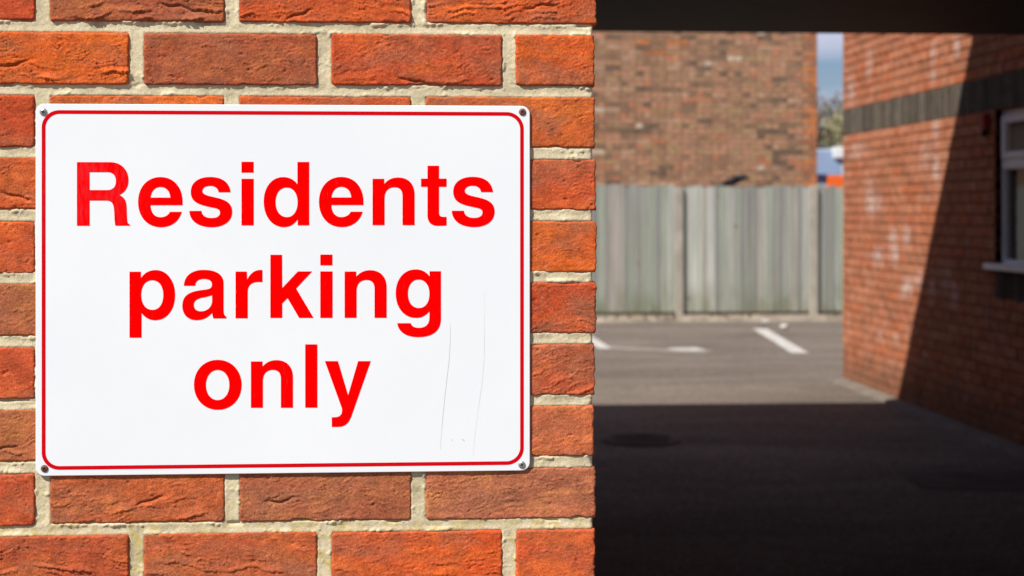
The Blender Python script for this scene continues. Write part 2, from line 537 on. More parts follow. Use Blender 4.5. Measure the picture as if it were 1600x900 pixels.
b_.inputs['Base Color'].default_value = (0.30, 0.24, 0.17, 1)
M['window_backing'] = m

# ------------------------------------------------------------------ ground
def sheet(name, pts, z, mat, kind='structure', parent=None):
    mb = MB()
    mb.add([(p[0], p[1], z) for p in pts], [tuple(range(len(pts)))])
    o = mb.build(name, mat, parent)
    if kind: o['kind'] = kind
    return o

g = sheet('ground', [(-300, -120), (300, -120), (300, 500), (-300, 500)], 0.0, M['asphalt'])

FY = 20.9                                   # fence line
YW = 1.851                                  # face of the near wall
XC = on_y(930, 450, YW).x                   # its right-hand corner
WX = 3.74                                   # face of the right-hand wall
WY1 = 13.07                                 # its far corner

# concrete strip at the foot of the fence, uneven front edge
mb = MB()
xs = np.linspace(-9, 14, 90)
top = [(x, FY - 0.62 + 0.13 * float(pn(x * 0.9, 3.3)) + 0.05 * float(pn(x * 4, 1.3)), 0.035) for x in xs]
n = len(xs)
vs_ = top + [(x, FY + 0.05, 0.05) for x in xs] + [(p[0], p[1] - 0.05, 0.001) for p in top]
fs_ = []
for i in range(n - 1):
    fs_.append((i, i + 1, n + i + 1, n + i)); fs_.append((2 * n + i, 2 * n + i + 1, i + 1, i))
mb.add(vs_, fs_)
o = mb.build('pavement', M['kerb']); o['kind'] = 'structure'

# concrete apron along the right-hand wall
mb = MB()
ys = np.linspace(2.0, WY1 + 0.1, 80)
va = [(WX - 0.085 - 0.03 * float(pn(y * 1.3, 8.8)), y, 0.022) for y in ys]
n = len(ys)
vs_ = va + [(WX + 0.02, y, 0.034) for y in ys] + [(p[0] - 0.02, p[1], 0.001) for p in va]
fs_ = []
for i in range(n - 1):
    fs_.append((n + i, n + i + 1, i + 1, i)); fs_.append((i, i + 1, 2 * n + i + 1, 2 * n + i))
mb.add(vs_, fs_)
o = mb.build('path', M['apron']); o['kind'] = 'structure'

def stripe(name, a, b, w, mat, z=0.004, seed=0):
    a = Vector(a); b = Vector(b)
    d = (b - a).normalized(); s = Vector((-d.y, d.x, 0))
    k = 24
    L_, R_ = [], []
    for i in range(k + 1):
        p = a + (b - a) * i / k
        e = w / 2
        L_.append(p + s * (e + 0.007 * float(pn(i * 0.7, seed)))); R_.append(p - s * (e + 0.007 * float(pn(i * 0.7, seed + 5.5))))
    mb = MB()
    mb.add([(p.x, p.y, z) for p in L_ + R_], [(k + 1 + i, k + 2 + i, i + 1, i) for i in range(k)])
    o = mb.build(name, mat); o['kind'] = 'structure'
    return o
stripe('bay_line', on_ground(1187, 514), on_ground(1250, 552), 0.175, M['paint'])
stripe('bay_line', on_ground(880, 540), on_ground(1108, 551), 0.30, M['paint_worn'], seed=2)
stripe('bay_line', on_ground(1064, 544.5), on_ground(1085, 549), 0.32, M['paint'], 0.008, 3)
stripe('bay_line', on_ground(905, 519), on_ground(946, 546), 0.14, M['paint'], 0.008, 4)
sheet('asphalt_patch', [on_ground(1405, 740), on_ground(1640, 736), on_ground(1660, 768), on_ground(1440, 764)], 0.004, M['patch'])

# ------------------------------------------------------------------ manhole cover in the shaded passage
mp = on_ground(1002, 689)
mh = thing('manhole_cover', 'round dark rusty iron manhole cover set in the shaded passage ground', 'manhole cover', (mp.x, mp.y, 0))
def disc(r0, r1, z0, z1, n=40):
    mb = MB()
    for k in range(n):
        t = 2 * PI * k / n
        c, s = math.cos(t), math.sin(t)
        mb.v += [(mp.x + c * r0, mp.y + s * r0, z1), (mp.x + c * r1, mp.y + s * r1, z1), (mp.x + c * (r1 + .006), mp.y + s * (r1 + .006), z0)]
    for k in range(n):
        a, b = k * 3, ((k + 1) % n) * 3
        mb.f += [(a, a + 1, b + 1, b), (a + 1, a + 2, b + 2, b + 1)]
    if r0 < 0.02:
        mb.f.append(tuple(k * 3 for k in range(n)))
    return mb
disc(0.215, 0.25, 0.001, 0.014).build('frame', M['iron'], mh)
lid = disc(0.01, 0.205, 0.001, 0.010).build('lid', M['iron'], mh)
for i in range(-3, 4):
    hw = math.sqrt(max(0.0, 0.18 ** 2 - (i * 0.052) ** 2))
    MB().box((mp.x - hw, mp.y + i * 0.052 - 0.011, 0.0095), (mp.x + hw, mp.y + i * 0.052 + 0.011, 0.0145)).build('rib', M['iron'], lid)

# ------------------------------------------------------------------ the near building: passage under it
YB, ZC = 8.30, 1.47 + 283.0 / FPX * 8.30 * CY      # back face and soffit height
XL, XR = -6.0, 9.0
EY = 8.5                                           # eave line; it throws the shadow across the yard
EZ = 1.65 * (11.60 - EY)
bld = thing('brick_building', 'orange brick building in the foreground with a dark covered passage through it', 'building', (XL, YW, 0))
D0 = 0.012
core = MB()
core.box((XL, YW + D0, 0), (XC - D0, YB, ZC))
wall = core.build('wall', M['mortar'], bld)
up = MB().box((XL, YW + D0, ZC + 0.012), (XR, YB, EZ - 0.02)).build('upper_wall', M['mortar'], bld)
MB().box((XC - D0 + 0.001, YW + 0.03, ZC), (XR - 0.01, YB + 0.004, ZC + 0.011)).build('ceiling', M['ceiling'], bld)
MB().box((-11.0, YB + 0.02, 0), (-5.0, 21.5, EZ + 0.6)).build('added_sky_blocker', M['blocker_brick'], bld)  # unseen block, added to cut sky light on the right-hand wall
rf = MB()
ym = (YW + YB) / 2
ov = EY - YB
rf.add([(XL - .2, YW - ov, EZ), (XR + .2, YW - ov, EZ), (XR + .2, ym, EZ + 2.2), (XL - .2, ym, EZ + 2.2), (XL - .2, EY, EZ), (XR + .2, EY, EZ),
        (XL - .2, YW - ov, EZ - .15), (XR + .2, YW - ov, EZ - .15), (XL - .2, EY, EZ - .15), (XR + .2, EY, EZ - .15)],
       [(0, 1, 2, 3), (3, 2, 5, 4), (6, 7, 1, 0), (4, 5, 9, 8), (8, 9, 7, 6), (0, 3, 4, 8, 6), (1, 7, 9, 5, 2)])
rf.build('roof', M['roof'], bld)

# courses of the near wall, measured off the joints beside the corner
zj0 = on_y(880, 47, YW).z                 # centre of the bed joint under row 0
PITCH = (zj0 - on_y(880, 818, YW).z) / 8.0
BED, PERP = 0.0125, 0.0165
BH = PITCH - BED
MODX = 0.2222
HEAD = 0.096
def row_z(k):                             # centre height of row k (row 0 is the topmost in view)
    return zj0 + PITCH * (0.5 - k)
def row_bricks(k, xmin):
    """(x0, x1) of the bricks of row k from the corner leftwards"""
    out = []
    x1 = XC
    x0 = XC - (HEAD if k % 2 else MODX - PERP)
    while x1 > xmin:
        out.append((x0, x1))
        x1 = x0 - PERP
        x0 = x1 - (MODX - PERP)
    return out

def hero_mesh(W, H, D, res, seed, fold, corner=False, low=0.0):
    """brick with a hand-made, creased face; front at y=0 looking to -y. Lengths in metres, relief in mm."""
    rs = np.random.RandomState(seed)
    nu, nv = max(4, int(W / res)), max(4, int(H / res))
    w, h = W * 1000, H * 1000
    u, v = np.meshgrid(np.linspace(-w / 2, w / 2, nu + 1), np.linspace(-h / 2, h / 2, nv + 1))
    ox, oy = rs.rand(2) * 200
    U, V = u + ox * 37, v + oy * 29
    hgt = 0.7 * pn(U / 70, V / 40) + 0.35 * pn(U / 22, V / 14)
    if low > 0:
        hgt = np.minimum(hgt, 0.2) - low
    # folds of dragged clay: lips that overhang to below
    curv = rs.uniform(-9, 13)
    slope = rs.uniform(-0.12, 0.16)
    S = rs.uniform(7.5, 12.5)
    warp = 9 * pn(U / 62, V / 48) + 3.2 * pn(U / 19, V / 15) + 0.9 * pn(U / 6, V / 5)
    t = (v - curv * (u / 100) ** 2 - slope * u + warp) / S
    k = np.floor(t); f = t - k
    kh = np.modf(np.abs(np.sin(k * 12.9898 + seed * 7.13)) * 43758.5453)[0]
    m1 = sstep(-0.05, 0.45, pn(U / 46 + k * 3.7, V / 60 + k * 1.9)) * (0.35 + 0.65 * kh)
    bias = sstep(0.55, -0.75, v / (h / 2)) * 0.75 + 0.25
    hgt = hgt + fold * 4.0 * m1 * bias * ((1 - f) ** 2.2 - 0.22)
    # finer wrinkles
    t2 = (v - 0.7 * curv * (u / 100) ** 2 - (slope + 0.05) * u + 0.7 * warp + 1.8 * pn(U / 9, V / 7)) / 3.1
    k2 = np.floor(t2); f2 = t2 - k2
    m2 = sstep(-0.08, 0.38, pn(U / 15 + k2 * 2.1, V / 40 - k2)) * sstep(-0.45, 0.3, pn(U / 50 + 9, V / 25 + 4))
    hgt = hgt + (0.5 + 0.5 * fold) * 2.1 * m2 * ((1 - f2) ** 1.8 - 0.3)
    # sand and pores
    hgt = hgt + 0.30 * pn(U / 5.5, V / 3.2) + 0.27 * pn(U / 2.9, V / 2.1)
    for _ in range(int(16 * W / 0.2)):
        pu, pv, pr, pd = rs.uniform(-w / 2, w / 2), rs.uniform(-h / 2, h / 2), rs.uniform(0.7, 1.7), rs.uniform(0.7, 2.0)
        hgt = hgt - pd * np.exp(-(((u - pu) / (pr * rs.uniform(1, 1.9))) ** 2 + ((v - pv) / pr) ** 2))
    # one deep crack on some bricks
    if fold > 0.55 and rs.rand() < 0.75:
        pu, pv = rs.uniform(-w * .35, w * .3), rs.uniform(-h * .42, -h * .05)
        L = rs.uniform(14, 34); sl = rs.uniform(-0.25, 0.4)
        q = (v - pv) - sl * (u - pu) - 3.0 * pn(U / 16, V / 60)
        hgt = hgt - 3.2 * np.exp(-((u - pu) / L) ** 4) * np.where(q < 0, np.exp(-(q / 2.6) ** 2), np.exp(-(q / 0.7) ** 2))
    # worn arrises, chips, rounded corners
    wob = 0.9 * pn(U / 17, V / 17) + 0.5 * pn(U / 6, V / 6) + 0.25 * pn(U / 2.8, V / 2.8)
    rc = 4.5
    qx, qy = np.abs(u) - (w / 2 - rc), np.abs(v) - (h / 2 - rc)
    if corner:
        qx = np.where(u > 0, qx - 0.5, qx)
    sd = rc - (np.hypot(np.maximum(qx, 0), np.maximum(qy, 0)) + np.minimum(np.maximum(qx, qy), 0))   # depth inside the outline
    chip = sstep(0.42, 0.9, pn(U / 21 + 40, V / 21 + 11)) * 5.0
    dd = sd + wob - 0.5 - chip * np.exp(-(sd / 4.0) ** 2)
    rr = 2.1
    drop = np.where(dd < rr, rr - np.sqrt(np.maximum(rr * rr - (rr - np.clip(dd, 0, rr)) ** 2, 0)), 0) + np.maximum(-dd, 0) * 2.2
    hgt = hgt - np.minimum(drop, 8.0)
    uu = u + (0.5 * pn(V / 9, U * 0 + ox) + 0.35 * pn(V / 3, U * 0 + oy)) * (np.abs(u) / (w / 2)) ** 6 * (2.4 if corner else 1.0)
    X, Y, Z = uu / 1000, -hgt / 1000, v / 1000
    verts = np.stack([X, Y, Z], -1).reshape(-1, 3)
    idx = np.arange((nu + 1) * (nv + 1)).reshape(nv + 1, nu + 1)
    faces = np.stack([idx[:-1, :-1], idx[:-1, 1:], idx[1:, 1:], idx[1:, :-1]], -1).reshape(-1, 4)
    loop = np.concatenate([idx[0, :], idx[1:, -1], idx[-1, -2::-1], idx[-2:0:-1, 0]])
    bv = verts[loop].copy(); bv[:, 1] = D
    nb = len(verts)
    verts = np.concatenate([verts, bv])
    j = np.arange(len(loop)); j2 = (j + 1) % len(loop)
    side = np.stack([loop[j2], loop[j], nb + j, nb + j2], -1)
    faces = np.concatenate([faces, side])
    me = bpy.data.meshes.new('brick')
    me.vertices.add(len(verts)); me.vertices.foreach_set('co', verts.ravel())
    me.loops.add(faces.size); me.loops.foreach_set('vertex_index', faces.ravel().astype(np.int32))
    me.polygons.add(len(faces))
    me.polygons.foreach_set('loop_start', np.arange(0, faces.size, 4, dtype=np.int32))
    me.update(calc_edges=True)
    me.polygons.foreach_set('use_smooth', np.ones(len(faces), bool))
    me.materials.append(M['hero'])
    return me

# face colours read off the photograph, row by row (left to right where in view)
ROWCOL = {
    0: [(184, 64, 34), (162, 76, 52), (188, 74, 40), (196, 76, 38)],
    1: [(204, 84, 36), (163, 75, 50), (184, 70, 40), (202, 78, 32)],
    2: [(180, 66, 38), (202, 86, 40), (186, 76, 42), (192, 84, 44)],
    3: [(192, 80, 44), None, None, (190, 74, 42)],
    4: [(194, 75, 40), None, None, (202, 82, 36)],
    5: [(172, 86, 55), None, None, (188, 70, 40)],
    6: [(184, 73, 45), None, None, (190, 82, 52)],
    7: [(178, 92, 58), None, None, (194, 92, 60)],
    8: [(186, 70, 42), (184, 84, 50), (166, 84, 60), (180, 94, 68)],
    9: [(176, 74, 47), (182, 80, 50), (200, 76, 38), (196, 76, 42)],
}
FOLD = {(0, 2): 1.15, (0, 1): 0.9, (0, 0): 1.1, (1, 3): 1.2, (1, 2): 0.55, (1, 1): 0.6, (1, 0): 0.12, (2, 0): 0.3, (2, 1): 0.4,
        (3, 0): 0.1, (4, 0): 0.12, (5, 0): 0.55, (6, 0): 0.85, (7, 0): 0.1, (8, 0): 0.5, (8, 1): 0.6, (8, 2): 0.75, (8, 3): 0.2,
        (9, 0): 0.1, (9, 1): 0.55, (9, 2): 0.9, (9, 3): 1.25, (3, 3): 0.9, (4, 3): 0.3, (5, 3): 0.5, (6, 3): 0.25, (7, 3): 0.6}
SX0, SX1 = on_y(56.6, 450, YW).x, on_y(827.8, 450, YW).x
SZ1, SZ0 = on_y(440, 164, YW).z, on_y(440, 739, YW).z
rng = random.Random(11)
single = set()
for k in range(-1, 12):
    cells = row_bricks(k, -0.62)
    for c, (x0, x1) in enumerate(cells):
        if x1 < -0.80: continue
        zc = row_z(k)
        inframe = -1 < k < 10 and x1 > -0.49
        hidden = x0 > SX0 + 0.01 and x1 < SX1 - 0.01 and zc - BH / 2 > SZ0 + 0.01 and zc + BH / 2 < SZ1 - 0.01
        res = 0.0125 if hidden else (0.0013 if inframe else 0.005)
        under_sign = x1 > SX0 and x0 < SX1 and zc - BH / 2 < SZ1 and zc + BH / 2 > SZ0
        rgb = None
        if k in ROWCOL:
            lst = ROWCOL[k]; i = len(lst) - 1 - c
            if i >= 0: rgb = lst[i]
        if rgb is None:
            rgb = rng.choice([(190, 76, 40), (176, 80, 50), (198, 82, 40), (168, 76, 50)])
        fold = FOLD.get((k, c), rng.uniform(0.1, 1.0))
        W = x1 - x0; H = BH
        me = hero_mesh(W, H, 0.1 if k % 2 == 0 or c else 0.2, res, 100 + k * 17 + c, fold, c == 0, 0.55 if under_sign else 0.0)
        o = link('brick', me, None, wall, None)
        wo = Vector(((x0 + x1) / 2, YW, zc + rng.uniform(-0.001, 0.001)))
        o.location = wo
        if not hidden and not under_sign:
            o.location.y += rng.uniform(-0.0012, 0.0012)
        if c == 0: o.location.x += rng.uniform(-0.0018, 0.0022)
        r_, g_, b2 = [lin(v) for v in rgb]
        o.color = (r_ * 1.02, g_ * 1.28, b2 * 1.2, 1)
        single.add((k, c))

# fine mortar surface in the joints
def mortar_patch():
    st = 1.5
    x0, x1 = -0.60, XC - 0.003
    z0, z1 = row_z(10) - PITCH * 0.6, row_z(-1) + PITCH * 0.6
    gx = np.arange(x0 * 1000, x1 * 1000 + st, st); gz = np.arange(z0 * 1000, z1 * 1000, st)
    gx[-1] = x1 * 1000
    X, Z = np.meshgrid(gx, gz)
    k = np.floor((zj0 * 1000 + PITCH * 1000 - Z) / (PITCH * 1000)).astype(int)
    dz = Z - (zj0 * 1000 + PITCH * 1000 * (0.5 - k))
    first = np.where(k % 2 == 1, HEAD * 1000, (MODX - PERP) * 1000)
    fromc = XC * 1000 - X
    beyond = fromc - first - PERP * 1000 / 2          # distance past the middle of the first perpend
    q = np.mod(beyond, MODX * 1000)
    dper = np.where(beyond < 0, -beyond, np.minimum(q, MODX * 1000 - q))   # distance to the nearest perpend centre
    e = np.minimum(BH * 500 - np.abs(dz), dper - PERP * 500)               # >0 inside a brick
    h = -1.9 + 0.7 * pn(X / 27, Z / 23) + 0.28 * pn(X / 9, Z / 8) + 0.28 * pn(X / 3.4, Z / 3.2) + 0.2 * pn(X / 1.9, Z / 1.9)
    h = h - 0.5 * np.clip(-e, 0, 5) / 5
    smear = sstep(0.2, 0.8, pn(X / 30 + 5, Z / 13 + 2) + 0.4 * pn(X / 5, Z / 4)) * 2.2
    h = h + smear * np.exp(-(np.maximum(e, 0) / 3.0) ** 2) * np.where(e > -3.5, 1, 0.35)
    gap = sstep(0.35, 0.7, pn(X / 38 + 70, Z / 9 + 33)) * 3.0 * np.exp(-((dz + BH * 500 + 1.0) / 2.2) ** 2)   # crevice under an overhanging brick
    h = h - gap - np.maximum(e, 0) * 1.0
    h = h - 7.0 * np.exp(-((XC * 1000 - X) / (3 + 12 * np.clip(pn(Z / 31, X * 0), 0, 1))) ** 2)
    keep = e < 6.5
    insign = (X > SX0 * 1000 + 14) & (X < SX1 * 1000 - 14) & (Z > SZ0 * 1000 + 14) & (Z < SZ1 * 1000 - 14)
    und = (X > SX0 * 1000 - 3) & (X < SX1 * 1000 + 3) & (Z > SZ0 * 1000 - 3) & (Z < SZ1 * 1000 + 3)
    h = np.where(und, np.minimum(h, 0.2), h)
    keep &= ~insign
    fk = keep[:-1, :-1] & keep[:-1, 1:] & keep[1:, 1:] & keep[1:, :-1]
    idx = np.arange(X.size).reshape(X.shape)
    faces = np.stack([idx[:-1, :-1], idx[:-1, 1:], idx[1:, 1:], idx[1:, :-1]], -1)[fk]
    used = np.unique(faces)
    remap = -np.ones(X.size, int); remap[used] = np.arange(len(used))
    faces = remap[faces]
    verts = np.stack([X, YW * 1000 - h, Z], -1).reshape(-1, 3)[used] / 1000
    me = bpy.data.meshes.new('mortar')
    me.vertices.add(len(verts)); me.vertices.foreach_set('co', verts.ravel())
    me.loops.add(faces.size); me.loops.foreach_set('vertex_index', faces.ravel().astype(np.int32))
    me.polygons.add(len(faces))
    me.polygons.foreach_set('loop_start', np.arange(0, faces.size, 4, dtype=np.int32))
    me.update(calc_edges=True)
    me.polygons.foreach_set('use_smooth', np.ones(len(faces), bool))
    return link('mortar', me, M['mortar'], wall)
mortar_patch()

# all bricks of this building outside the picture, joined
def cham_box(mb, c, ax, ay, az, lx, lz, d, ch):
    """brick: centre of face c, half sizes lx, lz along ax, az; ay points out of the wall"""
    c = Vector(c)
    v = []
    for (sx, sz) in ((-1, -1), (1, -1), (1, 1), (-1, 1)):
        v.append(c + ax * (sx * (lx - ch)) + az * (sz * (lz - ch)))
    for (sx, sz) in ((-1, -1), (1, -1), (1, 1), (-1, 1)):
        v.append(c + ax * (sx * lx) + az * (sz * lz) - ay * ch)
    for (sx, sz) in ((-1, -1), (1, -1), (1, 1), (-1, 1)):
        v.append(c + ax * (sx * lx) + az * (sz * lz) - ay * d)
    f = [(0, 1, 2, 3)]
    for i in range(4):
        j = (i + 1) % 4
        f += [(4 + i, 4 + j, j, i), (8 + i, 8 + j, 4 + j, 4 + i)]
    mb.add(v, f)

HEROSTOPS = [(0.0, alb(190, 76, 40)), (0.2, alb(176, 80, 50)), (0.4, alb(198, 82, 40)), (0.6, alb(168, 76, 50)), (0.8, alb(184, 70, 40))]
M['hero_rest'] = mat_far_brick('orange_brick_rest', HEROSTOPS, True)
AX, AY, AZ = Vector((1, 0, 0)), Vector((0, 1, 0)), Vector((0, 0, 1))
mb = MB(); mb2 = MB()
kmax = int((zj0 + PITCH) / PITCH)
kmin = -int((EZ - zj0) / PITCH)
for k in range(kmin, kmax + 1):
    zc = row_z(k)
    if zc - BH / 2 < 0.005 or zc + BH / 2 > EZ - 0.16: continue
    for c, (x0, x1) in enumerate(row_bricks(k, XL + 0.3)):
        if (k, c) in single: continue
        cham_box(mb if zc < ZC else mb2, ((x0 + x1) / 2, YW + rng.uniform(-.001, .001), zc), AX, -AY, AZ, (x1 - x0) / 2, BH / 2, 0.05, 0.003)
    if zc - BH / 2 > ZC + 0.02:                      # over the passage
        x = XC + PERP + (0.11 if k % 2 else 0)
        while x < XR - 0.25:
            cham_box(mb2, (x + 0.105, YW, zc), AX, -AY, AZ, 0.105, BH / 2, 0.05, 0.003)
            x += MODX
    if zc + BH / 2 < ZC:                             # the cheek of the passage
        y = YW + (0.222 if k % 2 else 0.12)
        while y < YB - 0.22:
            cham_box(mb, (XC, y + 0.105, zc), -AY, AX, AZ, 0.105, BH / 2, 0.04, 0.003)
            y += MODX
o = mb.build('brick_rest', M['hero_rest'], wall); o['kind'] = 'stuff'
o = mb2.build('brick_rest', M['hero_rest'], up); o['kind'] = 'stuff'

# ------------------------------------------------------------------ the sign
SF = YW - 0.0030                                   # its face
sign = thing('parking_sign', 'white rectangular sign with red border and lettering screwed to the orange brick wall', 'sign',
             ((SX0 + SX1) / 2, YW, SZ0))

def rrect(x0, x1, z0, z1, r, n=10):
    pts = []
    for (cx, cz, a0) in ((x1 - r, z0 + r, -90), (x1 - r, z1 - r, 0), (x0 + r, z1 - r, 90), (x0 + r, z0 + r, 180)):
        for i in range(n + 1):
            a = R(a0 + 90 * i / n)
            pts.append((cx + r * math.cos(a), cz + r * math.sin(a)))
    return pts
mb = MB()
o1 = rrect(SX0, SX1, SZ0, SZ1, 0.0105); i1 = rrect(SX0 + .0006, SX1 - .0006, SZ0 + .0006, SZ1 - .0006, 0.0100)
n = len(o1)
mb.v += [(x, SF, z) for x, z in i1] + [(x, SF + .0005, z) for x, z in o1] + [(x, SF + .0021, z) for x, z in o1]
mb.f.append(tuple(range(n)))
for i in range(n):
    j = (i + 1) % n
    mb.f += [(n + i, n + j, j, i), (2 * n + i, 2 * n + j, n + j, n + i)]
mb.f.append(tuple(2 * n + i for i in range(n))[::-1])
mb.build('panel', M['sign_white'], sign)

def pz(px, py, d=0.0):
    return on_y(px, py, SF - d)
# red border line
a = pz(65.2, 450).x; b = pz(818.4, 450).x; t = pz(440, 173.6).z; bt = pz(440, 730.2).z
W_ = 0.0044
o1 = rrect(a, b, bt, t, 0.0205, 14); i1 = rrect(a + W_, b - W_, bt + W_, t - W_, 0.0165, 14)
n = len(o1)
mb = MB()
mb.v += [(x, SF - .0002, z) for x, z in o1] + [(x, SF - .0002, z) for x, z in i1]
mb.f += [(i, (i + 1) % n, n + (i + 1) % n, n + i) for i in range(n)]
mb.build('border', M['sign_border'], sign)

# lettering: outlines traced letter by letter (crop origin, crop scale, paths of M/L/C points)
def ell(x0, x1, y0, y1):
    cx, cy, rx, ry = (x0 + x1) / 2, (y0 + y1) / 2, (x1 - x0) / 2, (y1 - y0) / 2
    kx, ky = rx * 0.58, ry * 0.58
    return f'M {x1} {cy} C {x1} {cy+ky} {cx+kx} {y1} {cx} {y1} C {cx-kx} {y1} {x0} {cy+ky} {x0} {cy} C {x0} {cy-ky} {cx-kx} {y0} {cx} {y0} C {cx+kx} {y0} {x1} {cy-ky} {x1} {cy}'
def rect(x0, x1, y0, y1):
    return f'M {x0} {y0} L {x1} {y0} L {x1} {y1} L {x0} {y1}'
G = {
 'R': ((110, 240), 6.923, ['M 70 92 L 430 92 C 550 92 628 175 628 285 C 628 365 590 420 528 447 C 585 470 605 510 608 580 C 611 660 611 735 620 748 C 626 758 640 762 643 770 L 643 779 L 487 779 C 472 735 478 640 470 590 C 462 535 440 507 385 507 L 207 507 L 207 780 L 70 780',
                           'M 207 200 L 400 200 C 460 200 492 240 492 298 C 492 360 455 394 400 394 L 207 394']),
 'e': ((200, 260), 8.18, ['M 697 495 L 287 495 C 290 590 340 649 415 649 C 470 649 515 625 535 580 L 687 580 C 655 700 555 777 420 777 C 240 777 128 640 128 455 C 128 265 245 135 415 135 C 590 135 697 270 697 450',
                          'M 288 398 L 541 398 C 535 315 485 262 415 262 C 345 262 297 315 288 398']),
 's': ((285, 260), 8.18, ['M 615 330 L 463 330 C 450 275 415 249 355 249 C 290 249 255 275 255 312 C 255 350 300 368 360 382 C 410 394 470 405 520 425 C 600 455 636 505 636 580 C 636 700 530 777 375 777 C 200 777 90 695 88 568 L 243 568 C 250 630 300 659 372 659 C 440 659 480 635 480 590 C 480 550 450 540 405 530 C 360 520 290 508 235 488 C 145 455 106 410 106 325 C 106 205 205 134 355 134 C 510 134 605 205 615 330']),
 'i': ((365, 240), 6.923, [rect(85, 216, 88, 205), rect(85, 217, 272, 775)]),
 'd': ((365, 240), 6.923, ['M 690 90 L 817 90 L 817 775 L 693 775 L 693 710 C 655 765 605 795 545 795 C 415 795 325 680 325 520 C 325 365 410 253 535 253 C 600 253 655 280 690 330',
                           'M 692 525 C 692 435 645 366 575 366 C 500 366 453 430 453 525 C 453 620 505 687 578 687 C 645 687 692 620 692 525']),
 'n': ((570, 245), 7.2, ['M 87 247 L 218 247 L 218 305 C 255 260 305 232 375 232 C 490 232 560 305 560 425 L 560 768 L 424 768 L 424 445 C 424 380 395 342 335 342 C 265 342 222 385 222 465 L 222 768 L 87 768']),
 't': ((570, 245), 7.2, ['M 705 100 L 835 100 L 835 245 L 920 245 L 920 337 L 835 337 L 835 625 C 835 660 850 675 885 675 L 920 675 L 920 772 C 885 775 850 776 825 776 C 745 776 705 735 705 660 L 705 337 L 632 337 L 632 245 L 705 245']),
 'p': ((190, 410), 6.92, ['M 85 100 L 208 100 L 208 170 C 245 112 300 82 370 82 C 490 82 578 195 578 350 C 578 510 490 625 365 625 C 305 625 255 600 215 548 L 215 813 L 85 813',
                          'M 211 352 C 211 445 260 513 333 513 C 405 513 450 450 450 352 C 450 255 400 192 330 192 C 258 192 211 255 211 352']),
 'a': ((275, 410), 9.0, ['M 110 328 C 115 190 215 104 390 104 C 560 104 668 165 668 290 L 668 660 C 668 720 680 750 708 762 L 708 787 L 525 787 C 515 765 512 740 508 710 C 450 775 380 812 290 812 C 165 812 88 735 88 610 C 88 480 165 425 290 400 C 345 388 400 384 445 376 C 490 366 505 345 505 310 C 505 260 465 232 395 232 C 315 232 270 265 270 328',
                         'M 505 460 C 460 478 410 488 360 497 C 285 515 250 545 250 595 C 250 655 290 687 350 687 C 440 687 508 625 508 530']),
 'r': ((275, 410), 9.0, ['M 837 128 L 995 128 L 1000 240 C 1045 150 1110 105 1185 105 L 1215 107 L 1215 278 C 1195 275 1170 274 1150 275 C 1050 278 1008 330 1008 420 L 1008 785 L 837 785']),
 'k': ((410, 390), 7.5, ['M 93 60 L 230 60 L 232 450 L 415 255 L 582 255 L 395 455 L 600 800 L 430 800 L 293 568 L 232 630 L 232 800 L 93 800']),
 'j': ((410, 390), 7.5, [rect(678, 820, 58, 183), rect(678, 822, 255, 800)]),
 'g': ((525, 410), 6.922, ['M 1012 95 L 1135 95 L 1135 610 C 1135 735 1050 808 890 808 C 755 808 672 750 662 657 L 808 657 C 820 690 845 707 895 707 C 970 707 1010 670 1010 590 L 1010 530 C 970 575 925 600 865 600 C 735 600 645 490 645 335 C 645 180 735 75 860 75 C 925 75 975 100 1012 150',
                           'M 1010 340 C 1010 250 965 185 893 185 C 822 185 778 245 778 337 C 778 430 825 493 897 493 C 967 493 1010 430 1010 340']),
 'o': ((290, 530), 7.5, [ell(97, 656, 241, 827), ell(238, 512, 360, 713)]),
 'l': ((460, 530), 6.0, [rect(101, 214.5, 48, 641)]),
 'y': ((460, 530), 6.0, ['M 285 205 L 408 205 L 503 525 L 597 205 L 716 205 L 535 720 C 508 790 475 822 405 822 L 350 822 L 350 731 C 410 735 455 722 445 648']),
}
def trace(path):
    tk = path.split(); out = []; i = 0; cmd = 'M'
    while i < len(tk):
        if tk[i] in 'MLC':
            cmd = tk[i]; i += 1
        if cmd in 'ML':
            out.append((float(tk[i]), float(tk[i + 1]))); i += 2
        else:
            p0 = out[-1]
            c = [float(q) for q in tk[i:i + 6]]; i += 6
            for s in range(1, 11):
                t = s / 10; a = 1 - t
                out.append(tuple(a ** 3 * p0[q] + 3 * a * a * t * c[q] + 3 * a * t * t * c[2 + q] + t ** 3 * c[4 + q] for q in (0, 1)))
    clean = [out[0]]
    for p in out[1:]:
        if abs(p[0] - clean[-1][0]) + abs(p[1] - clean[-1][1]) > 0.5: clean.append(p)
    if abs(clean[0][0] - clean[-1][0]) + abs(clean[0][1] - clean[-1][1]) < 0.5: clean.pop()
    return clean
